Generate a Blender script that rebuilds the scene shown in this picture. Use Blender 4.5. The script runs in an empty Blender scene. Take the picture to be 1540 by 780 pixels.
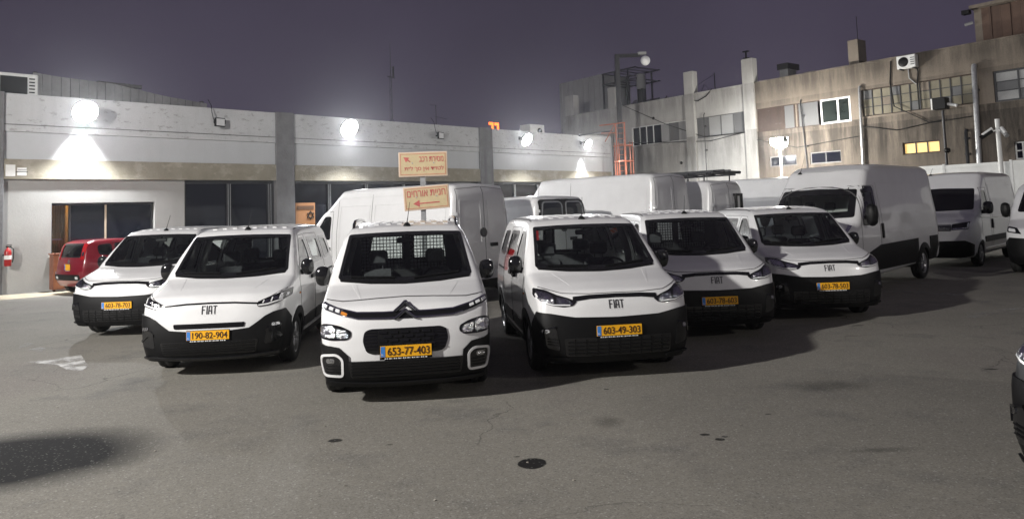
import bpy, bmesh, math, random
import numpy as np
from mathutils import Matrix, Vector
random.seed(7); rng = np.random.default_rng(7)
S = bpy.context.scene
COL = S.collection

# ---------------------------------------------------------------- camera
F_, CY, PITCH, ROLL, CAMH = 1130.92, 236.32, 0.07274, 0.0350, 1.938
cam = bpy.data.cameras.new('camera'); camo = bpy.data.objects.new('camera', cam); COL.objects.link(camo)
cam.sensor_fit = 'HORIZONTAL'; cam.sensor_width = 36; cam.lens = F_/1540*36
cam.shift_y = -(390-CY)/1540; cam.clip_end = 2000; cam.clip_start = .05
cp, sp, cr, sr = math.cos(PITCH), math.sin(PITCH), math.cos(ROLL), math.sin(ROLL)
right, up, back = Vector((1, 0, 0)), Vector((0, -sp, cp)), Vector((0, -cp, -sp))
R2, U2 = right*cr-up*sr, right*sr+up*cr
m = Matrix((R2, U2, back)).transposed().to_4x4(); m.translation = Vector((0, 0, CAMH)); camo.matrix_world = m
S.camera = camo

# ---------------------------------------------------------------- world: purple city night sky
W = bpy.data.worlds.new('World'); S.world = W; W.use_nodes = True
wn, wl_ = W.node_tree.nodes, W.node_tree.links
bg = wn['Background']
tc = wn.new('ShaderNodeTexCoord'); sx = wn.new('ShaderNodeSeparateXYZ'); wl_.new(tc.outputs['Generated'], sx.inputs[0])
rmp = wn.new('ShaderNodeValToRGB'); wl_.new(sx.outputs['Z'], rmp.inputs[0])
e = rmp.color_ramp.elements
e[0].position = 0.0; e[0].color = (.096, .082, .127, 1); e[1].position = .42; e[1].color = (.062, .051, .081, 1)
nz = wn.new('ShaderNodeTexNoise'); nz.inputs['Scale'].default_value = 2.2; nz.inputs['Detail'].default_value = 4
wl_.new(tc.outputs['Generated'], nz.inputs['Vector'])
mx = wn.new('ShaderNodeMixRGB'); mx.blend_type = 'MULTIPLY'; mx.inputs[0].default_value = .65
wl_.new(rmp.outputs[0], mx.inputs[1]); wl_.new(nz.outputs['Fac'], mx.inputs[2]); wl_.new(mx.outputs[0], bg.inputs[0])
bg.inputs[1].default_value = 1.0

S.view_settings.view_transform = 'Standard'; S.view_settings.look = 'None'
S.view_settings.exposure = 0.0; S.view_settings.gamma = 1
S.cycles.use_denoising = True
S.cycles.max_bounces = 8; S.cycles.transparent_max_bounces = 16
S.cycles.sample_clamp_indirect = 4

def lamp(name, typ, loc, direction, energy, color=(1, 1, 1), size=.1, spot=2.6, blend=.4, parent=None):
    l = bpy.data.lights.new(name, typ); l.energy = energy; l.color = color
    if typ == 'SPOT': l.spot_size = spot; l.spot_blend = blend
    if typ in ('SPOT', 'POINT'): l.shadow_soft_size = size
    o = bpy.data.objects.new(name, l); COL.objects.link(o); o.location = loc
    o.rotation_euler = Vector(direction).to_track_quat('-Z', 'Y').to_euler()
    if parent: o.parent = parent
    return o
# the yard floodlight on its mast, up to the left of the frame (its mast is built below)
MAST = (-15.5, -.6, 9.6)
KEY = lamp('yard_floodlight_beam', 'SPOT', MAST, (18, 10.5, -8.6), 25000, (1, .965, .915), .35, 2.7, .25)

MAST2 = (19.5, -4.0, 8.6)
FILL = lamp('yard_floodlight_beam', 'SPOT', MAST2, (-11, 18, -7.2), 3000, (1, .95, .88), .25, 2.6, .3)

# ---------------------------------------------------------------- placing helpers
def ray(px, py):
    a, b = px-770, py-CY
    X, Y = a*cr-b*sr, a*sr+b*cr
    x, yu = X/F_, -Y/F_
    return Vector((x, cp-yu*sp, sp+yu*cp))
def at_z(px, py, z):
    d = ray(px, py); return Vector((0, 0, CAMH))+d*((z-CAMH)/d.z)
def at_y(px, py, y):
    d = ray(px, py); return Vector((0, 0, CAMH))+d*(y/d.y)
class Frame:                                # a vertical wall plane: local x along it, y into it, z up
    def __init__(s, o, ang): s.o = Vector((o[0], o[1], 0)); s.a = ang; s.x = Vector((math.cos(ang), math.sin(ang), 0)); s.n = Vector((-math.sin(ang), math.cos(ang), 0))
    def __call__(s, px, py, off=0):         # off: how far in front of the plane
        d = ray(px, py); t = ((s.o-s.n*off).dot(s.n))/d.dot(s.n); P = Vector((0, 0, CAMH))+d*t
        return ((P-s.o).dot(s.x), P.z)
    def world(s, x, y, z): return s.o+s.x*x+s.n*y+Vector((0, 0, z))
LW = Frame((-15.43, 22.57), math.radians(90-44.674))
RF = Frame((3.94, 53.30), math.atan2(-.7868, .6172))

# ---------------------------------------------------------------- materials
MATS = {}
def mat(name, col, rough=.5, metal=0, coat=0, vary=0, vscale=4., bump=0, bscale=60., emit=None, spec=.5, col2=None, stretch=None):
    if name in MATS: return MATS[name]
    M = bpy.data.materials.new(name); M.use_nodes = True; N, L = M.node_tree.nodes, M.node_tree.links
    b = N['Principled BSDF']; b.inputs['Base Color'].default_value = (*col, 1); b.inputs['Roughness'].default_value = rough
    b.inputs['Metallic'].default_value = metal; b.inputs['Coat Weight'].default_value = coat; b.inputs['Coat Roughness'].default_value = .04
    b.inputs['Specular IOR Level'].default_value = spec
    if vary or bump or col2:
        t = N.new('ShaderNodeTexCoord'); vec = t.outputs['Object']
        if stretch:
            mp = N.new('ShaderNodeMapping'); mp.inputs['Scale'].default_value = stretch; L.new(vec, mp.inputs[0]); vec = mp.outputs[0]
        n = N.new('ShaderNodeTexNoise'); n.inputs['Scale'].default_value = vscale; n.inputs['Detail'].default_value = 7; n.inputs['Roughness'].default_value = .62; L.new(vec, n.inputs['Vector'])
        r = N.new('ShaderNodeValToRGB'); L.new(n.outputs['Fac'], r.inputs[0])
        c2 = col2 or tuple(c*(1-vary) for c in col)
        r.color_ramp.elements[0].position = .32; r.color_ramp.elements[0].color = (*c2, 1)
        r.color_ramp.elements[1].position = .66; r.color_ramp.elements[1].color = (*[min(1, c*(1+vary*.4)) for c in col], 1)
        L.new(r.outputs[0], b.inputs['Base Color'])
        if bump:
            n2 = N.new('ShaderNodeTexNoise'); n2.inputs['Scale'].default_value = bscale; n2.inputs['Detail'].default_value = 5; L.new(t.outputs['Object'], n2.inputs['Vector'])
            bp = N.new('ShaderNodeBump'); bp.inputs['Strength'].default_value = bump; bp.inputs['Distance'].default_value = .02; L.new(n2.outputs['Fac'], bp.inputs['Height']); L.new(bp.outputs[0], b.inputs['Normal'])
    if emit:
        b.inputs['Emission Color'].default_value = (*emit[0], 1); b.inputs['Emission Strength'].default_value = emit[1]
    MATS[name] = M; return M

def glass_mat(name, tint=(.5, .54, .53), ior=1.5):
    M = bpy.data.materials.new(name); M.use_nodes = True; N, L = M.node_tree.nodes, M.node_tree.links
    N.remove(N['Principled BSDF']); out = N['Material Output']
    tr = N.new('ShaderNodeBsdfTransparent'); tr.inputs[0].default_value = (*tint, 1)
    gl = N.new('ShaderNodeBsdfGlossy'); gl.inputs['Roughness'].default_value = .03; gl.inputs[0].default_value = (1, 1, 1, 1)
    fr = N.new('ShaderNodeFresnel'); fr.inputs[0].default_value = ior
    mx = N.new('ShaderNodeMixShader'); L.new(fr.outputs[0], mx.inputs[0]); L.new(tr.outputs[0], mx.inputs[1]); L.new(gl.outputs[0], mx.inputs[2]); L.new(mx.outputs[0], out.inputs[0])
    MATS[name] = M; return M

def weathered(name, base, dark, streak=.6, spots=.0, zscale=.25, scale=1.2, bump=.3, thr=.62, pale=None, bands=()):
    """painted or bare render: blotches, rain streaks down the wall and flaked spots"""
    M = bpy.data.materials.new(name); M.use_nodes = True; N, L = M.node_tree.nodes, M.node_tree.links; b = N['Principled BSDF']
    b.inputs['Roughness'].default_value = .88; b.inputs['Specular IOR Level'].default_value = .25
    t = N.new('ShaderNodeTexCoord')
    def noise(sc, st, det=8, ro=.6):
        mp = N.new('ShaderNodeMapping'); mp.inputs['Scale'].default_value = st; L.new(t.outputs['Object'], mp.inputs[0])
        n = N.new('ShaderNodeTexNoise'); n.inputs['Scale'].default_value = sc; n.inputs['Detail'].default_value = det; n.inputs['Roughness'].default_value = ro; L.new(mp.outputs[0], n.inputs['Vector']); return n.outputs['Fac']
    def ramp(f, a, c):
        r = N.new('ShaderNodeMapRange'); r.inputs[1].default_value = a; r.inputs[2].default_value = c; L.new(f, r.inputs[0]); return r.outputs[0]
    def mixc(f, A, B, k=1.0):
        x = N.new('ShaderNodeMixRGB'); x.inputs[0].default_value = k
        if f is not None:
            mu = N.new('ShaderNodeMath'); mu.operation = 'MULTIPLY'; mu.inputs[1].default_value = k; L.new(f, mu.inputs[0]); L.new(mu.outputs[0], x.inputs[0])
        for i, v in ((1, A), (2, B)):
            if isinstance(v, tuple): x.inputs[i].default_value = (*v, 1)
            else: L.new(v, x.inputs[i])
        return x.outputs[0]
    c = mixc(ramp(noise(scale, (1, 1, 1)), .38, .68), base, tuple(.5*(p+q) for p, q in zip(base, dark)), .8)
    if pale: c = mixc(ramp(noise(scale*.7, (1, 1, 1.5)), .52, .62), c, pale, .6)
    c = mixc(ramp(noise(2.6, (1, 1, zscale*.4)), .50, .74), c, dark, streak)
    if bands:
        sz = N.new('ShaderNodeSeparateXYZ'); L.new(t.outputs['Object'], sz.inputs[0]); fine = ramp(noise(1.5, (.8, .8, .09), 8, .72), .36, .56)
        for zt, ln, k in bands:
            up_, lo_ = ramp(sz.outputs[2], zt+.03, zt), ramp(sz.outputs[2], zt-ln, zt-ln*.35)
            q = N.new('ShaderNodeMath'); q.operation = 'MULTIPLY'; L.new(up_, q.inputs[0]); L.new(lo_, q.inputs[1])
            q2 = N.new('ShaderNodeMath'); q2.operation = 'MULTIPLY'; L.new(q.outputs[0], q2.inputs[0]); L.new(fine, q2.inputs[1]); c = mixc(q2.outputs[0], c, tuple(.55*v for v in dark), k)
    if spots: c = mixc(ramp(noise(3.2, (1.0, 1.0, 2.1), 9, .68), thr, thr+.03), c, (.13, .12, .115), spots)
    c = mixc(ramp(noise(26, (1, 1, 1)), .3, .8), c, dark, .25)
    L.new(c, b.inputs['Base Color'])
    bp = N.new('ShaderNodeBump'); bp.inputs['Strength'].default_value = bump; bp.inputs['Distance'].default_value = .03; L.new(noise(14, (1, 1, 1)), bp.inputs['Height']); L.new(bp.outputs[0], b.inputs['Normal'])
    MATS[name] = M; return M

PAINT = mat('white_paint', (.72, .725, .73), .30, 0, .7, vary=.07, vscale=1.6)
SILVER = mat('dark_grey_paint', (.022, .023, .025), .4, .2, .3, vary=.05)
RED = mat('red_paint', (.20, .004, .014), .28, 0, .8, vary=.06)
BLACK = mat('black_plastic', (.0045, .0045, .005), .48, spec=.22, vary=.2, vscale=9, bump=.05, bscale=220)
GLOSSB = mat('gloss_black', (.008, .008, .009), .12, 0, .3, vary=.05)
GAP = mat('panel_gap', (.07, .07, .072), .8, vary=.1)
RUBBER = mat('tyre_rubber', (.014, .014, .014), .78, vary=.2, vscale=12, bump=.1)
STEEL = mat('wheel_silver', (.38, .38, .39), .35, .8, vary=.12, vscale=10)
CHROME = mat('chrome', (.75, .76, .78), .12, 1.0, vary=.04)
LAMPGREY = mat('lamp_reflector', (.62, .63, .65), .14, 1.0, vary=.5, vscale=38, bump=.5, bscale=45)
LAMPWHITE = mat('lamp_white', (.78, .79, .80), .2, .1, vary=.06, vscale=20)
AMBER = mat('amber_lens', (.55, .20, .03), .2, vary=.1)
TAIL = mat('red_lens', (.45, .01, .012), .15, 0, .6, vary=.15, vscale=20)
CABIN = mat('cabin_trim', (.035, .035, .037), .7, vary=.2, vscale=8)
FABRIC = mat('seat_fabric', (.09, .092, .098), .9, vary=.3, vscale=25, bump=.15)
CLOTHG = mat('pillar_trim', (.6, .6, .58), .7, vary=.08)
YELLOW = mat('plate_yellow', (.85, .42, .012), .45, vary=.06, vscale=8)
PLTXT = mat('plate_text', (.035, .012, .006), .6, vary=.1)
PLBLUE = mat('plate_blue', (.05, .22, .62), .5, vary=.08)
PLWHITE = mat('plate_white', (.75, .75, .73), .6, vary=.1)
EMBDARK = mat('emblem_dark', (.05, .05, .055), .3, .5, vary=.08)
REFL = mat('reflective_orange', (.72, .13, .02), .4, vary=.15, vscale=14)
GLASS = glass_mat('vehicle_glass', (.74, .78, .77))
DARKG = glass_mat('tinted_glass', (.12, .13, .14))
WALLG = mat('night_glass', (.004, .005, .011), .06, spec=.35, vary=.3, vscale=.6)
STEELD = mat('dark_steel', (.035, .036, .04), .5, .4, vary=.3, vscale=6)
ALU = mat('white_frame', (.62, .63, .62), .45, vary=.12, vscale=5)
GALV = mat('galvanised', (.42, .43, .44), .45, .6, vary=.25, vscale=14)
CONC = weathered('grey_concrete', (.17, .17, .175), (.06, .06, .064), .85, .5, .25, 2.2, .6, .60)
PLASTER = weathered('wall_plaster', (.33, .328, .315), (.24, .237, .227), .25, 0, .5, .9, .12)
PARAPET = weathered('peeling_paint', (.50, .51, .52), (.33, .33, .335), .35, .42, .5, .8, .3, .575)
FASCIA = weathered('smooth_fascia', (.47, .485, .50), (.38, .39, .40), .35, 0, .35, .6, .08)
BEAM = weathered('beige_stone', (.27, .248, .195), (.16, .143, .108), .25, 0, 1.4, 3.0, .4, pale=(.39, .36, .295))
FACW = weathered('old_white_render', (.45, .445, .43), (.19, .187, .18), .45, .5, .3, .55, .3, .66, bands=((8.57, 1.2, .5), (6.0, 2.6, .6)))
FACT = weathered('old_tan_render', (.215, .182, .148), (.060, .052, .044), .40, .7, .35, .45, .5, .63, pale=(.22, .185, .15), bands=((8.75, 1.6, .7), (5.85, 3.2, .85), (7.4, .5, .4)))
FACD = weathered('stained_lower_render', (.185, .158, .130), (.058, .050, .043), .40, .6, .35, .45, .5, .64, pale=(.20, .17, .14), bands=((5.6, 3.2, .95), (5.6, 1.2, .5)))
RUST = weathered('rusted_sheet', (.06, .042, .035), (.03, .022, .02), .9, .3, .12, 1.8, .4, .6)
SHEET = weathered('grey_sheet', (.12, .123, .127), (.11, .11, .115), .5, 0, .2, 1.2, .1)
PALEP = weathered('pale_panel', (.27, .275, .275), (.27, .27, .27), .5, 0, .2, 1.0, .1)
DUSTY = weathered('dusty_pane', (.20, .185, .14), (.11, .10, .075), .4, 0, .6, 1.6, .05)
CORR = weathered('corrugated_grey', (.34, .34, .34), (.25, .25, .25), .6, 0, .1, 1.5, .1)
CORRB = weathered('corrugated_brown', (.13, .085, .065), (.05, .035, .03), .8, 0, .1, 1.5, .2)
FENCE = mat('fence_white', (.72, .73, .71), .55, vary=.1, vscale=1.5)
ORANGEP = mat('orange_paint', (.36, .11, .06), .5, vary=.25, vscale=8)
SIGNY = mat('sign_board', (.54, .44, .26), .5, vary=.10, vscale=6, bump=.04)
SIGNE = mat('sign_edge', (.68, .53, .43), .5, vary=.1)
SIGNR = mat('sign_red', (.50, .11, .10), .55, vary=.3, vscale=18)
WOODO = mat('orange_board', (.40, .19, .08), .6, vary=.12, vscale=5)
LENS_OFF = mat('floodlight_glass', (.70, .71, .72), .25, vary=.06, vscale=12)
LIT = mat('floodlight_lit', (.9, .9, .9), .4, emit=((1, .985, .95), 45))
WARMW = mat('lit_window', (.6, .45, .2), .5, vary=.25, vscale=1.6, emit=((1, .62, .17), .75))

# ---------------------------------------------------------------- mesh helpers
class MB:
    def __init__(s): s.v = []; s.f = []; s.sm = []
    def add(s, vs, fs, smooth=False):
        k = len(s.v); s.v += [tuple(p) for p in vs]; s.f += [tuple(i+k for i in f) for f in fs]; s.sm += [smooth]*len(fs); return s
    def box(s, x0, x1, y0, y1, z0, z1, rz=0, piv=None, bev=0):
        x0, x1 = min(x0, x1), max(x0, x1); y0, y1 = min(y0, y1), max(y0, y1); z0, z1 = min(z0, z1), max(z0, z1)
        if bev:
            b = bev; cx, cy = (x0+x1)/2, (y0+y1)/2
            P = []
            for z, i in ((z0, b), (z0+b, 0), (z1-b, 0), (z1, b)):
                for (px, py) in ((x0+i+b*(i == 0), y0+i), (x1-i-b*(i == 0), y0+i), (x1-i, y0+i+b*(i == 0)), (x1-i, y1-i-b*(i == 0)), (x1-i-b*(i == 0), y1-i), (x0+i+b*(i == 0), y1-i), (x0+i, y1-i-b*(i == 0)), (x0+i, y0+i+b*(i == 0))): P.append((px, py, z))
            fs = [tuple(range(7, -1, -1)), tuple(range(24, 32))]
            for r in range(3):
                for i in range(8): j = (i+1) % 8; fs.append((r*8+i, r*8+j, r*8+8+j, r*8+8+i))
        else:
            P = [(x0, y0, z0), (x1, y0, z0), (x1, y1, z0), (x0, y1, z0), (x0, y0, z1), (x1, y0, z1), (x1, y1, z1), (x0, y1, z1)]
            fs = [(3, 2, 1, 0), (4, 5, 6, 7), (0, 1, 5, 4), (1, 2, 6, 5), (2, 3, 7, 6), (3, 0, 4, 7)]
        if rz:
            c, q = math.cos(rz), math.sin(rz); px, py = piv or ((x0+x1)/2, (y0+y1)/2)
            P = [(px+(x-px)*c-(y-py)*q, py+(x-px)*q+(y-py)*c, z) for x, y, z in P]
        return s.add(P, fs)
    def tube(s, pts, r, n=8, cap=True):
        pts = [Vector(p) for p in pts]; rs = r if isinstance(r, (list, tuple)) else [r]*len(pts); V = []; up_ = None
        for i, p in enumerate(pts):
            d = (pts[min(i+1, len(pts)-1)]-pts[max(i-1, 0)]).normalized()
            if up_ is None: up_ = Vector((0, 0, 1)) if abs(d.z) < .9 else Vector((1, 0, 0))
            a = d.cross(up_).normalized(); b = a.cross(d).normalized(); up_ = b
            for k in range(n): t = 2*math.pi*k/n; V.append(p+(a*math.cos(t)+b*math.sin(t))*rs[i])
        fs = [(i*n+k, i*n+(k+1) % n, i*n+n+(k+1) % n, i*n+n+k) for i in range(len(pts)-1) for k in range(n)]
        s.add(V, fs, True)
        if cap: s.add(V[:n], [tuple(range(n-1, -1, -1))]); s.add(V[-n:], [tuple(range(n))])
        return s
    def lathe(s, prof, origin, axis, n=24):
        """prof: (radius, distance along the axis)"""
        ax = Vector(axis).normalized(); a = ax.orthogonal().normalized(); b = ax.cross(a); O = Vector(origin); V = []
        for r, t in prof:
            for k in range(n): q = 2*math.pi*k/n; V.append(O+ax*t+(a*math.cos(q)+b*math.sin(q))*r)
        fs = [(i*n+k, i*n+(k+1) % n, i*n+n+(k+1) % n, i*n+n+k) for i in range(len(prof)-1) for k in range(n)]
        return s.add(V, fs, True)
    def mesh(s, name, mt, autosmooth=False):
        me = bpy.data.meshes.new(name); me.from_pydata(s.v, [], s.f); me.materials.append(mt)
        me.polygons.foreach_set('use_smooth', [bool(x) for x in s.sm]); me.update()
        return me
    def build(s, name, mt, parent=None, **k): return link(name, s.mesh(name, mt), parent, **k)

def link(name, me, parent=None, label=None, cat=None, group=None, kind=None, loc=None, rz=None):
    o = bpy.data.objects.new(name, me); COL.objects.link(o)
    if parent: o.parent = parent
    if loc is not None: o.location = loc
    if rz is not None: o.rotation_euler = (0, 0, rz)
    for k, v in (('label', label), ('category', cat), ('group', group), ('kind', kind)):
        if v: o[k] = v
    return o
def thing(name, label, cat, loc=(0, 0, 0), rz=0, group=None): return link(name, None, None, label, cat, group, None, loc, rz)

def text_mesh(body, mt, height=None, width=None, thick=.002, name='lettering', bold=.0):
    """lettering in the built-in font, in the local x-z plane facing -y, centred on 0"""
    cu = bpy.data.curves.new('t', 'FONT'); cu.body = body; cu.extrude = thick; cu.offset = bold; cu.resolution_u = 3
    o = bpy.data.objects.new('t', cu); COL.objects.link(o)
    me = bpy.data.meshes.new_from_object(o.evaluated_get(bpy.context.evaluated_depsgraph_get()))
    bpy.data.objects.remove(o); me.name = name
    n = len(me.vertices); co = np.empty(n*3); me.vertices.foreach_get('co', co); co = co.reshape(-1, 3)
    lo, hi = co.min(0), co.max(0); sz = hi-lo
    sy = height/sz[1] if height else width/sz[0]; sx_ = width/sz[0] if width else sy
    P = np.stack([(co[:, 0]-(lo[0]+hi[0])/2)*sx_, -co[:, 2], (co[:, 1]-(lo[1]+hi[1])/2)*sy], 1)
    me.vertices.foreach_set('co', P.ravel()); me.materials.clear(); me.materials.append(mt); me.update(); return me

CACHE = {}
def cached(key, fn):
    if key not in CACHE: CACHE[key] = fn()
    return CACHE[key]

def rp(poly, r, n=4):
    """round the corners of a 2-D polygon"""
    out = []; N = len(poly)
    for i in range(N):
        p0, p, p1 = (np.array(poly[(i+k) % N], float) for k in (-1, 0, 1))
        a, b = p0-p, p1-p; la, lb = np.linalg.norm(a), np.linalg.norm(b); q = min(r, la*.45, lb*.45)
        A, B = p+a/la*q, p+b/lb*q
        for k in range(n+1):
            t = k/n; out.append(tuple((1-t)**2*A+2*t*(1-t)*p+t*t*B))
    return out
def inset(poly, d):
    P = np.array(poly, float); N = len(P); area = .5*sum(P[i][0]*P[(i+1) % N][1]-P[(i+1) % N][0]*P[i][1] for i in range(N)); s = 1 if area > 0 else -1
    dd = d if isinstance(d, (list, tuple)) else None
    out = []
    for i in range(N):
        a, b = P[i]-P[i-1], P[(i+1) % N]-P[i]; a = a/(np.linalg.norm(a)+1e-9); b = b/(np.linalg.norm(b)+1e-9)
        na, nb = np.array([-a[1], a[0]])*s, np.array([-b[1], b[0]])*s; h = na+nb; h /= (np.linalg.norm(h)+1e-9); c = max(.4, h @ na)
        out.append(tuple(P[i]+h*d/c))
    return out
def flip(poly): return [(-x, y) for x, y in poly][::-1]
def inpoly(P, poly):
    poly = np.array(poly); x, y = P[:, 0], P[:, 1]; r = np.zeros(len(P), bool)
    for (x0, y0), (x1, y1) in zip(poly, np.roll(poly, -1, 0)):
        c = ((y0 > y) != (y1 > y)); xi = (x1-x0)*(y-y0)/(y1-y0+1e-12)+x0; r ^= c & (x < xi)
    return r

# ---------------------------------------------------------------- vehicle bodies: an implicit solid cut from three views
class Body:
    def __init__(s, L, prof, hw, cf=.16, crr=.06, crown=.03, k=.10, nose=(.93, .9), tail=.985, zspine=.85, ua=1.3, ub=None, blur=3, zc=1.0, flares=()):
        s.L = L; s.hz, s.hv = zip(*hw); s.cf, s.crr, s.crown, s.k, s.nose, s.tail, s.zs, s.ua = cf, crr, crown, k, nose, tail, zspine, ua; s.ub = ub or L-.8; s.zc = zc; s.flares = flares
        P = np.array(prof); s.H = P[:, 1].max(); h = .02; s.h = h
        gu = np.arange(-.6, L+.6, h); gz = np.arange(-.3, s.H+.6, h); s.u0, s.z0 = gu[0], gz[0]
        U, Z = np.meshgrid(gu, gz, indexing='ij'); Q = np.stack([U.ravel(), Z.ravel()], 1); d = np.full(len(Q), 9.)
        for a, b in zip(P, np.roll(P, -1, 0)):
            ab = b-a; t = np.clip(((Q-a) @ ab)/(ab @ ab+1e-12), 0, 1); d = np.minimum(d, np.hypot(*(Q-a-t[:, None]*ab).T))
        d[inpoly(Q, P)] *= -1; G = d.reshape(U.shape)
        for _ in range(blur):
            for ax in (0, 1): G = (np.roll(G, 1, ax)+2*G+np.roll(G, -1, ax))/4
        s.G = G; s.vmax = max(s.hv)
    def P(s, u, z):
        x = np.clip((u-s.u0)/s.h, 0, s.G.shape[0]-1.001); y = np.clip((z-s.z0)/s.h, 0, s.G.shape[1]-1.001)
        i, j = x.astype(int), y.astype(int); a, b = x-i, y-j; G = s.G
        return (G[i, j]*(1-a)+G[i+1, j]*a)*(1-b)+(G[i, j+1]*(1-a)+G[i+1, j+1]*a)*b
    def F(s, X):
        v, u, z = X[:, 0], X[:, 1], X[:, 2]; q = (v/.9)**2
        wf = np.clip(1-u/(s.L*.62), 0, 1); wr = np.clip((u-s.L*.6)/(s.L*.4), 0, 1)
        ue = u-s.cf*q*wf*(.35+.65*q)+s.crr*q*wr; ze = z+s.crown*q*np.clip((z-.7)/.5, 0, 1)
        a = s.P(ue, ze)
        n0, nl = s.nose; pf = 1-(1-n0)*np.clip(1-u/nl, 0, 1)**2-(1-s.tail)*np.clip((u-s.L+1.2)/1.2, 0, 1)**2
        b = np.abs(v)-np.interp(z, s.hz, s.hv)*pf
        for (uw, zw, r, amp) in s.flares:
            dr = np.hypot(u-uw, z-zw)-r; b = b-amp*np.exp(-(dr/.07)**2)
        h = np.maximum(s.k-np.abs(a-b), 0)/s.k
        return np.maximum(a, b)+h*h*s.k*.25
    def solve(s, A, B):
        lo = np.zeros(len(A)); hi = np.ones(len(A))
        for _ in range(24):
            mid = (lo+hi)/2; f = s.F(A+(B-A)*mid[:, None]) > 0; hi = np.where(f, mid, hi); lo = np.where(f, lo, mid)
        return A+(B-A)*((lo+hi)/2)[:, None]
    def normal(s, P):
        e = .012; N = np.stack([s.F(P+d)-s.F(P-d) for d in np.eye(3)*e], 1); return N/(np.linalg.norm(N, axis=1)[:, None]+1e-9)
    def hit(s, view, Q):
        Q = np.asarray(Q, float); a, b = Q[:, 0], Q[:, 1]; o = np.zeros(len(Q))
        if view == 'front': A = np.stack([a, o+min(2.5, s.L*.5), b], 1); B = np.stack([a, o-.4, b], 1)
        elif view == 'rear': A = np.stack([a, o+s.L*.55, b], 1); B = np.stack([a, o+s.L+.4, b], 1)
        elif view == 'left': A = np.stack([o, a, b], 1); B = np.stack([o+s.vmax+.4, a, b], 1)      # +v, the vehicle's left
        elif view == 'right': A = np.stack([o, a, b], 1); B = np.stack([o-s.vmax-.4, a, b], 1)
        elif view == 'top': A = np.stack([a, b, o+.6], 1); B = np.stack([a, b, o+s.H+.4], 1)
        elif view == 'wrap':
            w = .86; sg = np.sign(a); tv = np.where(np.abs(a) <= w, a, sg*(w+.04)); tu = np.where(np.abs(a) <= w, 0, np.abs(a)-w)
            A = np.stack([o, o+1.25, b], 1); d = np.stack([tv, tu-1.25, o], 1); B = A+d*1.6
        P = s.solve(A, B); return P, s.normal(P)
    def shell(s, holes, wheels, res=(160, 84, 84)):
        nu, nv, nz_ = res; VT = {}; V = []; Fc = []
        us = np.linspace(-.3, s.L+.3, nu+1); vs = np.linspace(-s.vmax-.2, s.vmax+.2, nv+1); zs = np.linspace(0.0, s.H+.2, nz_+1)
        def vid(i, j, k):
            key = (i, j, k)
            if key not in VT: VT[key] = len(V); V.append((vs[j], us[i], zs[k]))
            return VT[key]
        for i in range(nu):
            for j in range(nv):
                for k, fl in ((0, 1), (nz_, 0)):
                    q = [vid(i, j, k), vid(i, j+1, k), vid(i+1, j+1, k), vid(i+1, j, k)]; Fc.append(q[::-1] if fl else q)
        for i in range(nu):
            for k in range(nz_):
                for j, fl in ((0, 1), (nv, 0)):
                    q = [vid(i, j, k), vid(i+1, j, k), vid(i+1, j, k+1), vid(i, j, k+1)]; Fc.append(q[::-1] if fl else q)
        for j in range(nv):
            for k in range(nz_):
                for i, fl in ((0, 0), (nu, 1)):
                    q = [vid(i, j, k), vid(i, j+1, k), vid(i, j+1, k+1), vid(i, j, k+1)]; Fc.append(q[::-1] if fl else q)
        B = np.array(V); A = np.stack([0*B[:, 0], np.clip(B[:, 1], s.ua, s.ub), 0*B[:, 0]+s.zs], 1)
        P = s.solve(A, B); Fc = np.array(Fc); C = P[Fc].mean(1); N = s.normal(C); kill = np.zeros(len(Fc), bool)
        for view, poly in holes:
            if view == 'front': sel = (N[:, 1] < -.06) & (C[:, 1] < s.L*.5); ij = (0, 2)
            elif view == 'rear': sel = (N[:, 1] > .3); ij = (0, 2)
            else: sel = (N[:, 0]*(1 if view == 'left' else -1) > .4); ij = (1, 2)
            ok = np.ones(len(Fc), bool)
            for c in range(4): ok &= inpoly(P[Fc[:, c]][:, ij], poly)
            kill |= sel & ok
        for uw, zw, r in wheels: kill |= (np.hypot(C[:, 1]-uw, C[:, 2]-zw) < r) & (np.abs(C[:, 0]) > .5)
        Fc = Fc[~kill]; mb = MB(); used = np.unique(Fc); re = np.full(len(P), -1); re[used] = np.arange(len(used))
        return mb.add(P[used], re[Fc].tolist(), True)

def patch(B, view, poly, off=.004, thick=.012, step=.05):
    bm = bmesh.new(); vs = [bm.verts.new((x, y, 0)) for x, y in poly]; bm.faces.new(vs); P2 = np.array(poly)
    for ax in (0, 1):
        lo, hi = P2[:, ax].min(), P2[:, ax].max()
        for c in np.arange(lo+step, hi-step*.2, step):
            co = [0, 0, 0]; no = [0, 0, 0]; co[ax] = c; no[ax] = 1
            bmesh.ops.bisect_plane(bm, geom=bm.verts[:]+bm.edges[:]+bm.faces[:], plane_co=co, plane_no=no, dist=1e-5)
    bm.verts.index_update(); Q = np.array([v.co[:2] for v in bm.verts]); F = [[v.index for v in f.verts] for f in bm.faces]
    E = [(l.vert.index, l.link_loop_next.vert.index) for e_ in bm.edges if len(e_.link_loops) == 1 for l in e_.link_loops]; bm.free()
    P, N = B.hit(view, Q); T = P+N*off; f0 = max(F, key=len); nn = np.zeros(3)
    for f in F[:12]:
        a, b, c = T[f[0]], T[f[1]], T[f[2]]; nn += np.sign(np.cross(b-a, c-a) @ N[f[0]])
    if nn[0] < 0: F = [f[::-1] for f in F]; E = [(b, a) for a, b in E]
    mb = MB(); mb.add(T, F, True); V = []; R = []
    for a, b in E: k = len(V); V += [T[a], T[b], T[b]-N[b]*thick, T[a]-N[a]*thick]; R.append((k+3, k+2, k+1, k))
    mb.add(V, R, False); return mb
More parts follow.
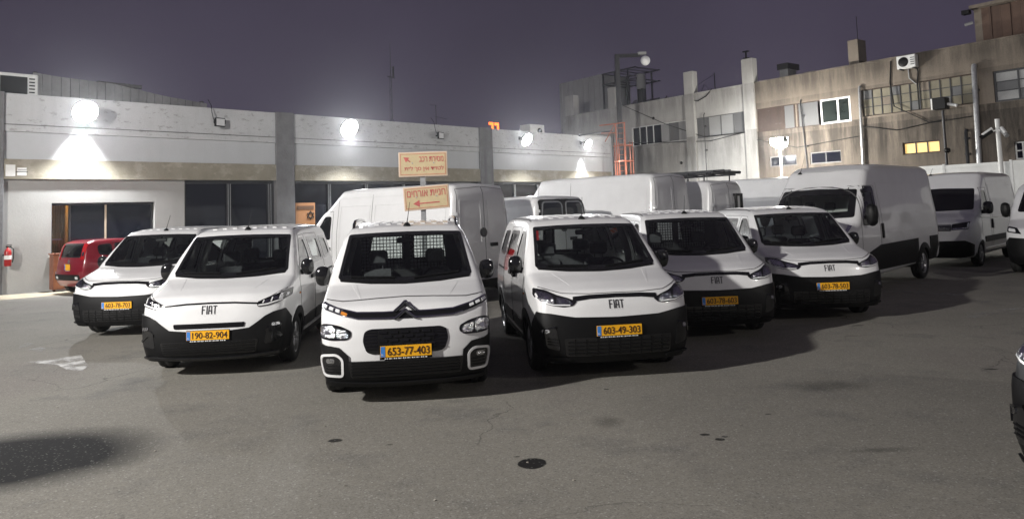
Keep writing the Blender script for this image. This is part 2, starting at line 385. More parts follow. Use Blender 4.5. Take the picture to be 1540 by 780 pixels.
def ring(B, view, outer, inner, off=.004, thick=.012):
    """a frame between two polygons with the same number of corners"""
    n = len(outer); O, I = [], []
    for i in range(n):
        j = (i+1) % n; k = max(1, int(math.hypot(outer[j][0]-outer[i][0], outer[j][1]-outer[i][1])/.05))
        for t in range(k):
            t /= k; O.append(tuple(outer[i][c]*(1-t)+outer[j][c]*t for c in (0, 1))); I.append(tuple(inner[i][c]*(1-t)+inner[j][c]*t for c in (0, 1)))
    n = len(O); P, N = B.hit(view, O+I); T = P+N*off; D = P+N*(off-thick); s = np.cross(T[1]-T[0], T[n]-T[0]) @ N[0]
    F = [(i, (i+1) % n, n+(i+1) % n, n+i) for i in range(n)]; G = [(i, 2*n+i, 2*n+(i+1) % n, (i+1) % n) for i in range(n)]+[(n+i, n+(i+1) % n, 3*n+(i+1) % n, 3*n+i) for i in range(n)]
    if s < 0: F = [f[::-1] for f in F]; G = [g[::-1] for g in G]
    mb = MB(); mb.add(T, F, True); mb.add(np.concatenate([T, D]), G); return mb
def strip(B, view, pts, w, off=.003, thick=.006, step=.05, mb=None):
    Q = [pts[0]]
    for a, b in zip(pts, pts[1:]):
        k = max(1, int(math.hypot(b[0]-a[0], b[1]-a[1])/step))
        Q += [tuple(a[c]*(1-t/k)+b[c]*t/k for c in (0, 1)) for t in range(1, k+1)]
    Q = np.array(Q); T = np.gradient(Q, axis=0); T /= np.linalg.norm(T, axis=1)[:, None]+1e-9; n = np.stack([-T[:, 1], T[:, 0]], 1)
    ws = np.interp(np.linspace(0, 1, len(Q)), np.linspace(0, 1, len(w)), w)[:, None] if isinstance(w, (list, tuple)) else w
    A, B_ = Q+n*ws/2, Q-n*ws/2; P, N = B.hit(view, np.concatenate([A, B_])); m_ = len(Q); X = P+N*off; D = P+N*(off-thick)
    F = [(i, m_+i, m_+i+1, i+1) for i in range(m_-1)]; G = [(i, i+1, 2*m_+i+1, 2*m_+i) for i in range(m_-1)]+[(m_+i, 3*m_+i, 3*m_+i+1, m_+i+1) for i in range(m_-1)]
    G += [(0, 2*m_, 3*m_, m_), (m_-1, 2*m_-1, 4*m_-1, 3*m_-1)]
    if np.cross(X[m_]-X[0], X[1]-X[0]) @ N[0] < 0: F = [f[::-1] for f in F]; G = [g[::-1] for g in G]
    mb = mb or MB(); mb.add(X, F, True); mb.add(np.concatenate([X, D]), G); return mb

# ---------------------------------------------------------------- vehicle parts
class Veh:
    """one vehicle: an Empty with parts; alike vehicles share their mesh data through the key"""
    def __init__(s, key, body, name, label, cat, loc, yaw, group=None):
        s.key, s.B, s.n = key, body, 0; s.root = thing(name, label, cat, loc, yaw, group)
    def part(s, name, fn, mt, parent=None, label=None):
        s.n += 1
        me = cached((s.key, s.n, name), lambda: fn().mesh(name, mt))
        if me.materials[0] != mt: me = me.copy(); me.materials[0] = mt
        return link(name, me, parent or s.root, label)
    def patch(s, name, view, poly, mt, parent=None, off=.004, thick=.012, step=.06, label=None): return s.part(name, lambda: patch(s.B, view, poly, off, thick, step), mt, parent, label)
    def both(s, name, view, poly, mt, parent=None, **k):       # the same shape on both flanks
        r = []
        for i in (0, 1):
            vw = {'side': ('left', 'right')[i]}.get(view, view); pl = poly if view == 'side' or i == 0 else flip(poly)
            r.append(s.patch(name, vw, pl, mt, parent[i] if isinstance(parent, list) else parent, **k))
        return r
    def strip(s, name, view, pts, w, mt, parent=None, off=.003, thick=.006, **k): return s.part(name, lambda: strip(s.B, view, pts, w, off, thick), mt, parent, **k)
    def window(s, name, view, poly, border=.05, glass=None, frame=None):
        p = s.patch(name, view, inset(poly, border*.4), glass or GLASS, off=-.006, thick=.003, step=.09)
        s.part('window_seal', lambda: ring(s.B, view, poly, inset(poly, border), .003, .014), frame or GLOSSB, p); return p
    def wheel(s, v, u, r=.33, w=.20, covered=False, rim=STEEL):
        sg = 1 if v > 0 else -1
        def tyre(): return MB().lathe([(r*.64, -w/2), (r*.9, -w/2), (r*.975, -w*.42), (r, -w*.3), (r, -w*.06), (r*.985, -w*.05), (r*.985, w*.05), (r, w*.06), (r, w*.3), (r*.975, w*.42), (r*.9, w/2), (r*.66, w/2), (r*.62, w*.4)], (0, 0, 0), (1, 0, 0), 28)
        def rimf():
            mb = MB().lathe([(r*.655, w*.44), (r*.62, w*.46), (r*.58, w*.30), (r*.54, w*.24)], (0, 0, 0), (1, 0, 0), 28)
            for k in range(5):
                a = 2*math.pi*k/5; c, q = math.cos(a), math.sin(a)
                for d in (-.13, .13):
                    c2, q2 = math.cos(a+d), math.sin(a+d)
                    mb.tube([(w*.36, .05*c, .05*q), (w*.40, r*.35*c2, r*.35*q2), (w*.34, r*.60*c2, r*.60*q2)], [.022, .018, .020], 6)
            return mb.lathe([(.075, w*.25), (.07, w*.40), (.045, w*.43), (0, w*.44)], (0, 0, 0), (1, 0, 0), 16)
        t = s.part('wheel', tyre, RUBBER); t.location = (v, u, r); t.rotation_euler = (0, 0, 0 if sg > 0 else math.pi)
        s.part('rim', rimf, rim, t)
        s.part('brake_disc', lambda: MB().lathe([(r*.55, w*.1), (r*.55, w*.14), (0, w*.14)], (0, 0, 0), (1, 0, 0), 20), STEELD, t); return t
    def arch(s, side, u, r, zc=.33, wid=.055, mt=None, a0=-14, a1=194):
        def fn():
            A = [math.radians(a0+(a1-a0)*i/22) for i in range(23)]
            o = [(u+(r+wid)*math.cos(a), max(.2, zc+(r+wid)*math.sin(a))) for a in A]; i_ = [(u+(r-.04)*math.cos(a), max(.2, zc+(r-.04)*math.sin(a))) for a in A]
            P, N = s.B.hit('left' if side > 0 else 'right', o+i_); X = P+N*.014; D = P+N*-.02; D[23:, 0] -= side*.05; F = [(i, i+1, 24+i, 23+i) for i in range(22)]
            if np.cross(X[1]-X[0], X[23]-X[0]) @ N[0] < 0: F = [f[::-1] for f in F]
            mb = MB().add(X, F, True); k = 46
            return mb.add(np.concatenate([X, D]), [(i, k+i, k+i+1, i+1) for i in range(22)]+[(23+i, 24+i, k+24+i, k+23+i) for i in range(22)])
        s.part('wheel_arch_trim', fn, mt or BLACK)
        def well():
            A = [math.radians(-10+200*i/16) for i in range(17)]; V = []
            for x in (.42, s.B.vmax-.045): V += [(side*x, u+(r+.01)*math.cos(a), zc+(r+.01)*math.sin(a)) for a in A]
            mb = MB().add(V, [(i, i+1, 18+i, 17+i) for i in range(16)], True); return mb.add(V[:17], [tuple(range(17))])
        s.part('wheel_well', well, RUBBER)
    def plate(s, text, u, z, w=.52, h=.112, rear=False, v=0, tilt=0):
        o = s.part('number_plate', lambda: MB().box(-w/2, w/2, -.006, .006, -h/2, h/2), YELLOW)
        o.location = (v, u, z); o.rotation_euler = (tilt, 0, math.pi if rear else 0)
        s.part('plate_holder', lambda: MB().box(-w/2-.006, w/2+.006, .0065, .016, -h/2-.028, h/2+.006), BLACK, o)
        s.part('dealer_strip', lambda: [b.box(x, x+rr, .002, .0062, -h/2-.021, -h/2-.009) for b in [MB()] for x, rr in zip(np.arange(-w*.42, w*.42, .023), [.017, .012, .019, .008]*10)][-1], PLWHITE, o)
        s.part('country_band', lambda: MB().box(-w/2+.004, -w/2+.048, -.0085, -.005, -h/2+.004, h/2-.004), PLBLUE, o)
        if text:
            me = cached(('plate', text), lambda: text_mesh(text, PLTXT, height=h*.70, width=w*.82, thick=.002, bold=.004))
            t = link('plate_number', me, o); t.location = (.026, -.0085, .0)
        st = text_mesh('IL', PLWHITE, height=.016, width=.026, thick=.001); link('country_code', st, o).location = (-w/2+.026, -.0095, -h*.27)
        return o
    def mirror(s, side, u, z, v0, size=(.19, .13, .25), arm=.10, mt=None):
        w, d, h = size
        def fn():
            bm = bmesh.new(); bmesh.ops.create_cube(bm, size=1); bmesh.ops.subdivide_edges(bm, edges=bm.edges[:], cuts=5, use_grid_fill=True)
            for v in bm.verts:
                p = v.co*2; q = Vector((p.x*math.sqrt(max(0, 1-p.y**2/2.6-p.z**2/2.6+p.y**2*p.z**2/7)), p.y*math.sqrt(max(0, 1-p.x**2/2.6-p.z**2/2.6+p.x**2*p.z**2/7)), p.z*math.sqrt(max(0, 1-p.y**2/2.6-p.x**2/2.6+p.y**2*p.x**2/7))))
                if q.y < 0: q.y *= 1.0
                v.co = Vector((q.x*w/2*(1+.06*q.z), q.y*d/2, q.z*h/2))
            mb = MB(); bm.verts.index_update(); mb.add([v.co[:] for v in bm.verts], [[v.index for v in f.verts] for f in bm.faces], True); bm.free(); return mb
        o = s.part('wing_mirror', fn, mt or GLOSSB); o.location = (side*(v0+arm+w/2), u, z); o.rotation_euler = (0, 0, side*.12)
        s.part('mirror_arm', lambda: MB().box(-side*(w/2+arm+.05), -side*(w*.25), -.02, .05, -h*.46, -h*.16, bev=.012), BLACK, o)
        s.part('mirror_glass', lambda: MB().box(-w*.36, w*.36, d*.50, d*.515, -h*.36, h*.38), CHROME, o); return o
    def seats(s, spots, z0=.62, hgt=.62):
        for v, u, w in spots:
            def fn(w=w):
                mb = MB().box(-w/2, w/2, -.25, .25, -.1, .06, bev=.05)
                k = len(mb.v); mb.box(-w/2, w/2, -.07, .08, 0, hgt, bev=.05)
                for i in range(k, len(mb.v)): x, y, z = mb.v[i]; t = z/hgt; mb.v[i] = (x*(1-.18*t*t), y+.22+.20*t, z)
                return mb
            o = s.part('seat', fn, FABRIC); o.location = (v, u, z0)
            def hr(): 
                mb = MB().box(-.13, .13, .37, .47, hgt+.05, hgt+.24, bev=.035); mb.tube([(-.06, .42, hgt-.03), (-.06, .42, hgt+.08)], .008, 5); return mb.tube([(.06, .42, hgt-.03), (.06, .42, hgt+.08)], .008, 5)
            for dv in ((0,) if w < .8 else (-w*.27, w*.27)): s.part('headrest', hr, FABRIC, o).location = (dv, 0, 0)
    def steering(s, v, u, z):
        def fn():
            mb = MB(); R = .185; mb.tube([(R*math.cos(a), .10*math.sin(a), R*.86*math.sin(a)) for a in np.linspace(0, 2*math.pi, 25)], .016, 7, False)
            mb.tube([(-R, 0, 0), (0, -.02, 0), (R, 0, 0)], .018, 6); mb.tube([(0, -.02, 0), (0, -.08, -R*.8)], .018, 6); return mb.box(-.06, .06, -.05, .0, -.05, .05, bev=.015)
        s.part('steering_wheel', fn, CABIN).location = (v, u, z)
    def antenna(s, v, u, h=.30, lean=.12):
        P, N = s.B.hit('top', [(v, u)]); p = Vector(P[0])
        a = s.part('roof_antenna', lambda: MB().tube([p+Vector((0, .0, .03)), p+Vector((lean*.1, .02, .10)), p+Vector((lean*.35, .09, h))], [.008, .005, .003], 6), BLACK)
        s.part('antenna_foot', lambda: MB().lathe([(.05, -.012), (.046, .012), (.02, .04), (0, .045)], p, (0, 0.25, 1), 14), BLACK, a)

def lettering(s, v0, z0, w, h, mt, view='front', off=.006):
    """four slim slanted capitals F I A T, each its own raised badge"""
    L = w/4.0; t = h*.105
    strokes = {'F': [[(0, 0), (0, 1)], [(0, .93), (.78, .93)], [(0, .52), (.6, .52)]], 'I': [[(.36, 0), (.36, 1)]],
               'A': [[(0, 0), (.1, .93)], [(.05, .93), (.72, .93)], [(.68, .93), (.78, 0)], [(.1, .40), (.72, .40)]], 'T': [[(.0, .93), (.98, .93)], [(.48, .93), (.48, 0)]]}
    holder = s.part('emblem', lambda: strip(s.B, view, [(v0-w*.52, z0-h*.62), (v0+w*.5, z0-h*.62)], .0025, .002, .003), PAINT)
    for k, ch in enumerate('FIAT'):
        def fn(k=k, ch=ch):
            mb = MB()
            for q in strokes[ch]: strip(s.B, view, [(v0-w/2+w*(0, .22, .44, .74)[k]+x*w*(.27, .28, .27, .26)[k], z0-h/2+y*h) for x, y in q], t*1.0, off, .010, .02, mb)
            return mb
        s.part('badge_letter', fn, mt, holder)

# ---------------------------------------------------------------- small van, three faces on one body
K9P = [(.10, .20), (.03, .27), (.0, .38), (-.005, .55), (.01, .70), (.045, .86), (.085, .945), (.17, 1.01), (.42, 1.085), (.68, 1.145), (.86, 1.195), (1.20, 1.455), (1.61, 1.745), (1.78, 1.81), (2.1, 1.85), (3.0, 1.865), (3.9, 1.85), (4.2, 1.825), (4.31, 1.74), (4.365, 1.2), (4.39, .8), (4.40, .4), (4.32, .2)]
K9W = [(0, .80), (.2, .85), (.45, .905), (.72, .924), (.95, .922), (1.15, .898), (1.25, .878), (1.45, .825), (1.70, .742), (1.85, .68), (2.1, .58)]
K9 = Body(4.40, K9P, K9W, cf=.17, k=.085, nose=(.915, 1.0), flares=((.93, .33, .37, .014), (3.71, .33, .37, .012)))
WS = rp([(-.775, 1.235), (-.4, 1.205), (0, 1.195), (.4, 1.205), (.775, 1.235), (.688, 1.725), (.35, 1.738), (0, 1.742), (-.35, 1.738), (-.688, 1.725)], .03)
SW1 = rp([(1.30, 1.25), (2.16, 1.25), (2.14, 1.665), (1.83, 1.665), (1.52, 1.47)], .07)
SW2 = rp([(2.36, 1.25), (3.22, 1.25), (3.20, 1.66), (2.36, 1.665)], .08)
SW3 = rp([(3.40, 1.27), (4.06, 1.29), (4.0, 1.64), (3.40, 1.655)], .09)
RW = [rp([(.05, 1.22), (.66, 1.22), (.60, 1.66), (.05, 1.67)], .06)]; RW.append(flip(RW[0]))

def small_van(face, plate, label, loc, yaw, combi=True, paint=PAINT, emb=EMBDARK, rails=False, group='small white vans parked side by side'):
    s = Veh((face, combi), K9, 'parked_van', label, 'van', loc, yaw, group); B = K9; p = s.part
    holes = [('front', inset(WS, .008))]+[(d, SW1) for d in ('left', 'right')]+[('rear', w) for w in RW]
    if combi: holes += [(d, w) for d in ('left', 'right') for w in (SW2, SW3)]
    wl = [(.93, .33, .365), (3.71, .33, .365)]
    p('body', lambda: cached(('k9shell', combi), lambda: B.shell(holes, wl)), paint)
    s.window('windscreen', 'front', WS, .040)
    for d in ('left', 'right'):
        s.window('side_window', d, SW1, .035)
        if combi: s.window('side_window', d, SW2, .05); s.window('side_window', d, SW3, .05)
        s.strip('door_seam', d, [(1.16, .42), (1.16, 1.10), (1.30, 1.25), (1.54, 1.49), (1.82, 1.70), (2.22, 1.71), (2.26, 1.3), (2.26, .42)], .007, GAP)
        s.strip('door_seam', d, [(3.28, .75), (3.28, 1.3), (3.26, 1.71), (2.28, 1.715)], .007, GAP)
        s.strip('sliding_rail', d, [(3.28, 1.08), (4.10, 1.08)], .028, GAP)
        s.patch('rub_strip', d, rp([(1.36, .40), (2.22, .40), (2.22, .56), (1.36, .54)], .04), BLACK, off=.016, thick=.02, step=.2)
        s.patch('rub_strip', d, rp([(2.30, .40), (3.20, .40), (3.20, .57), (2.30, .56)], .04), BLACK, off=.016, thick=.02, step=.2)
        s.patch('sill_trim', d, [(1.40, .24), (3.24, .24), (3.24, .33), (1.40, .33)], BLACK, off=.008, thick=.02, step=.2)
        h = s.patch('door_handle', d, rp([(1.98, 1.04), (2.18, 1.045), (2.18, 1.10), (1.98, 1.095)], .02), BLACK, off=.03, thick=.03)
        s.patch('door_handle', d, rp([(2.36, 1.05), (2.56, 1.055), (2.56, 1.11), (2.36, 1.105)], .02), BLACK, off=.03, thick=.03)
        s.strip('crease', d, [(1.2, .985), (2.2, .98), (4.2, 1.0)], .012, paint, off=.004)
        s.patch('side_repeater', d, rp([(1.04, .90), (1.12, .90), (1.12, .925), (1.04, .925)], .01), AMBER, off=.006)
    for sd in (1, -1):
        s.arch(sd, .93, .365); s.arch(sd, 3.71, .365)
        s.wheel(sd*.795, .93); s.wheel(sd*.795, 3.71)
        s.mirror(sd, 1.33, 1.255, .845, (.185, .14, .235), .045)
    # roof: pressed ribs
    for v in np.linspace(-.52, .52, 8):
        s.part('roof_rib', lambda v=v: strip(B, 'top', [(v, 1.98), (v, 4.0)], .062, .010, .012, .25), paint)
    s.antenna(0.02, 1.80)
    for sd in (1, -1): s.strip('roof_ditch', 'top', [(sd*.665, 1.9), (sd*.668, 3.0), (sd*.66, 4.0)], .018, GAP, off=.002)
    if rails:
        for sd in (1, -1):
            def rail(sd=sd):
                P, N = B.hit('top', [(sd*.655, u) for u in (1.86, 1.98, 2.15, 2.6, 3.2, 3.75, 3.95, 4.03)]); hs = [0, .035, .06, .065, .065, .06, .035, 0]
                return MB().tube([Vector(q)+Vector((0, 0, z)) for q, z in zip(P, hs)], [.016, .022, .022, .022, .022, .022, .02, .016], 8)
            p('roof_rail', rail, GLOSSB)
    # cowl and wipers
    s.patch('cowl_panel', 'front', [(-.74, 1.205), (-.4, 1.178), (0, 1.168), (.4, 1.178), (.74, 1.205), (.755, 1.232), (.4, 1.204), (0, 1.194), (-.4, 1.204), (-.755, 1.232)], BLACK, off=.006)
    for a, b in (((.10, 1.215), (.62, 1.262)), ((-.62, 1.243), (-.12, 1.225))): p('wiper', lambda a=a, b=b: strip(B, 'front', [a, b], .016, .022, .012), BLACK)
    # cabin
    p('dashboard', lambda: MB().box(-.74, .74, 1.12, 1.42, .75, 1.16, bev=.06), CABIN)
    p('parcel_shelf', lambda: MB().box(-.70, .70, .98, 1.30, 1.08, 1.14, bev=.02), CABIN)
    p('rear_view_mirror', lambda: MB().box(-.11, .11, 1.62, 1.66, 1.60, 1.67, bev=.015).tube([(0, 1.64, 1.66), (0, 1.70, 1.74)], .02, 6), CABIN)
    s.steering(.37, 1.50, 1.12); s.seats([(.38, 1.95, .50), (-.38, 1.95, .50)])
    for sd in (1, -1): p('belt_pillar', lambda sd=sd: MB().tube([(sd*.80, 2.20, .9), (sd*.775, 2.22, 1.3), (sd*.66, 2.24, 1.72)], [.05, .05, .045], 8), CLOTHG)
    p('cabin_floor', lambda: MB().box(-.80, .80, .9, 4.2, .34, .38), CABIN)
    if combi:
        s.seats([(0, 2.95, 1.25)])
        p('load_floor', lambda: MB().box(-.7, .7, 3.35, 4.25, .58, .62), CABIN)
    else:
        def bulk():
            mb = MB().box(-.80, .80, 2.38, 2.42, .4, 1.22)
            for a, b in ((-.78, -.60), (-.05, .05), (.52, .74)): mb.box(a, b, 2.38, 2.42, 1.221, 1.66)
            return mb.box(-.70, .70, 2.38, 2.42, 1.661, 1.80)
        g = p('bulkhead', bulk, CABIN)
        def grid():
            mb = MB()
            for x in np.arange(-.58, .52, .045): mb.box(x-.005, x+.005, 2.40, 2.41, 1.22, 1.66) if not -.06 < x < .06 else None
            for z in np.arange(1.26, 1.66, .045): mb.box(-.60, -.05, 2.395, 2.399, z-.005, z+.005); mb.box(.05, .52, 2.395, 2.399, z-.005, z+.005)
            return mb
        p('bulkhead_mesh', grid, CABIN, g)
    # rear doors
    for w in RW: s.window('rear_window', 'rear', w, .05)
    s.strip('rear_door_seam', 'rear', [(0, .45), (0, 1.78)], .008, GAP)
    s.both('tail_light', 'rear', rp([(.74, .85), (.86, .85), (.82, 1.35), (.74, 1.35)], .03), TAIL, off=.01)
    s.patch('rear_bumper', 'rear', rp([(-.82, .24), (.82, .24), (.82, .52), (-.82, .52)], .05), BLACK, off=.03, thick=.04, step=.1)
    s.strip('bonnet_crease', 'top', [(.47, .36), (.58, .86)], [.008, .05], paint, off=.002); s.strip('bonnet_crease', 'top', [(-.47, .36), (-.58, .86)], [.008, .05], paint, off=.002)
    FACES[face](s, plate, emb, paint); return s

def bumper_doblo(s, top, bot=.235):
    """black bumper wrapped round the nose to the wheel arches"""
    up_ = [(-1.38, .62), (-1.10, top+.06), (-.86, top+.05), (-.5, top), (0, top-.012), (.5, top), (.86, top+.05), (1.10, top+.06), (1.38, .62)]
    lo = [(1.38, bot+.05), (1.0, bot), (.5, bot-.01), (-.5, bot-.01), (-1.0, bot), (-1.38, bot+.05)]
    return s.patch('front_bumper', 'wrap', up_+lo, BLACK, off=.020, thick=.035, step=.07)

def face_doblo(s, plate, emb, paint):
    b = bumper_doblo(s, .725)
    hl = rp([(.885, 1.03), (.90, .955), (.86, .895), (.72, .853), (.60, .838), (.50, .85), (.45, .895), (.55, .935), (.66, .965), (.78, 1.015)], .018)
    for o, sg in zip(s.both('headlight', 'front', hl, GLOSSB, off=.008, thick=.03, step=.05), (1, -1)):
        f = (lambda q: [(sg*x, y) for x, y in q][::sg])
        s.patch('lamp_reflector', 'front', f(rp([(.69, .875), (.85, .905), (.875, 1.005), (.73, .975)], .03)), LAMPGREY, o, off=.012, thick=.004)
        s.patch('lamp_reflector', 'front', f(rp([(.49, .862), (.675, .866), (.68, .945), (.55, .92)], .02)), LAMPGREY, o, off=.012, thick=.004)
        s.part('lamp_bulb', lambda: patch(s.B, 'front', f(rp([(.755, .915), (.80, .915), (.80, .955), (.755, .955)], .02)), .02, .008), CHROME, o)
        s.part('lamp_bulb', lambda: patch(s.B, 'front', f(rp([(.585, .88), (.63, .88), (.63, .915), (.585, .915)], .02)), .02, .008), CHROME, o)
        s.strip('daytime_strip', 'front', f([(.88, .94), (.85, .90), (.71, .862), (.53, .857)]), .012, LAMPWHITE, o, off=.014)
    s.patch('grille_bar', 'front', [(-.49, .945), (-.3, .958), (0, .962), (.3, .958), (.49, .945), (.50, .895), (.3, .918), (0, .925), (-.3, .918), (-.50, .895)], GLOSSB, off=.008, thick=.02)
    s.strip('bonnet_seam', 'front', [(-.84, 1.045), (-.6, .985), (-.3, .972), (0, .975), (.3, .972), (.6, .985), (.84, 1.045)], .006, GAP)
    lettering(s, 0, .855, .165, .092, emb)
    s.plate(plate, -.032, .572)
    g = s.patch('lower_grille', 'front', rp([(-.60, .30), (.60, .30), (.62, .50), (-.62, .50)], .03), GLOSSB, off=.024, thick=.02)
    for z in (.335, .375, .415, .455): s.strip('grille_slat', 'front', [(-.58, z), (0, z-.003), (.58, z)], .014, BLACK, g, off=.034, thick=.012)
    for x in np.linspace(-.5, .5, 9): s.strip('grille_slat', 'front', [(x, .31), (x, .49)], .010, BLACK, g, off=.031, thick=.01)
    for sg in (1, -1):
        q = rp([(.66, .36), (.80, .40), (.82, .60), (.70, .62)], .04); q = q if sg > 0 else flip(q)
        f = s.patch('fog_recess', 'front', q, GLOSSB, off=.026, thick=.02)
        s.strip('fog_trim', 'front', [(sg*.83, .50), (sg*.815, .60), (sg*.70, .625)], .016, GLOSSB, f, off=.036, thick=.014)
        s.patch('fog_light', 'front', rp([(sg*.80-.035, .555), (sg*.80+.03, .555), (sg*.80+.03, .60), (sg*.80-.035, .60)], .02), LAMPGREY, f, off=.034)
        s.strip('lower_lip', 'front', [(sg*.55, .275), (sg*.80, .30)], .02, BLACK, b, off=.045, thick=.02)
    for z in (.44, .47, .50): s.strip('bumper_vent', 'front', [(-.79, z), (-.68, z-.015)], .009, BLACK, b, off=.036)

def face_doblo_new(s, plate, emb, paint):
    up_ = [(-1.38, .66), (-1.10, .80), (-.88, .785), (-.72, .73), (-.50, .60), (-.2, .575), (0, .572), (.2, .575), (.50, .60), (.72, .73), (.88, .785), (1.10, .80), (1.38, .66)]
    lo = [(1.38, .285), (1.0, .235), (.5, .225), (-.5, .225), (-1.0, .235), (-1.38, .285)]
    b = s.patch('front_bumper', 'wrap', up_+lo, BLACK, off=.022, thick=.035, step=.06)
    hl = rp([(.905, 1.035), (.91, .94), (.84, .89), (.70, .855), (.585, .845), (.57, .895), (.66, .935), (.78, .975)], .014)
    for o, sg in zip(s.both('headlight', 'front', hl, GLOSSB, off=.009, thick=.03), (1, -1)):
        f = (lambda q: [(sg*x, y) for x, y in q][::sg])
        s.strip('daytime_strip', 'front', f([(.59, .862), (.70, .872), (.86, .915)]), .016, LAMPWHITE, o, off=.016)
        for x, y0, y1 in ((.64, .885, .918), (.735, .90, .945), (.825, .925, .985)): s.strip('daytime_strip', 'front', f([(x, y0), (x+.014, y1)]), .014, LAMPWHITE, o, off=.016)
        for x, z in ((.69, .905), (.78, .935), (.865, .965)): s.patch('lamp_reflector', 'front', f(rp([(x-.03, z-.02), (x+.03, z-.015), (x+.03, z+.02), (x-.03, z+.018)], .012)), LAMPGREY, o, off=.012, thick=.003)
    s.strip('bonnet_seam', 'front', [(-.58, .89), (-.3, .912), (0, .918), (.3, .912), (.58, .89)], .020, GLOSSB, off=.004); s.strip('bonnet_seam', 'front', [(-.87, 1.04), (-.72, .96), (-.58, .905)], .008, GAP); s.strip('bonnet_seam', 'front', [(.58, .905), (.72, .96), (.87, 1.04)], .008, GAP)
    lettering(s, 0, .838, .18, .102, emb)
    g = s.patch('upper_grille', 'front', rp([(-.43, .615), (.43, .615), (.44, .675), (-.44, .675)], .02), GLOSSB, off=.008, thick=.02)
    for z in (.632, .657): s.strip('grille_slat', 'front', [(-.41, z), (.41, z)], .008, BLACK, g, off=.016)
    s.plate(plate, -.035, .535)
    g = s.patch('lower_grille', 'front', rp([(-.56, .30), (.56, .30), (.60, .455), (-.60, .455)], .03), GLOSSB, off=.026, thick=.02)
    for z in (.325, .355, .385, .415, .44): s.strip('grille_slat', 'front', [(-.56, z), (0, z-.003), (.56, z)], .012, BLACK, g, off=.036, thick=.012)
    for sg in (1, -1):
        q = rp([(.66, .38), (.83, .42), (.85, .66), (.70, .60)], .04); q = q if sg > 0 else flip(q)
        f = s.patch('fog_recess', 'front', q, GLOSSB, off=.026, thick=.02)
        s.patch('fog_light', 'front', rp([(sg*.79-.04, .60), (sg*.79+.04, .61), (sg*.79+.04, .645), (sg*.79-.04, .64)], .012), LAMPGREY, f, off=.034)
        s.strip('fog_trim', 'front', [(sg*.84, .47), (sg*.76, .545), (sg*.68, .55)], .026, GLOSSB, f, off=.036, thick=.014)
    s.strip('bumper_lip', 'front', [(-.80, .285), (-.4, .262), (0, .258), (.4, .262), (.80, .285)], .022, GLOSSB, b, off=.05, thick=.025)

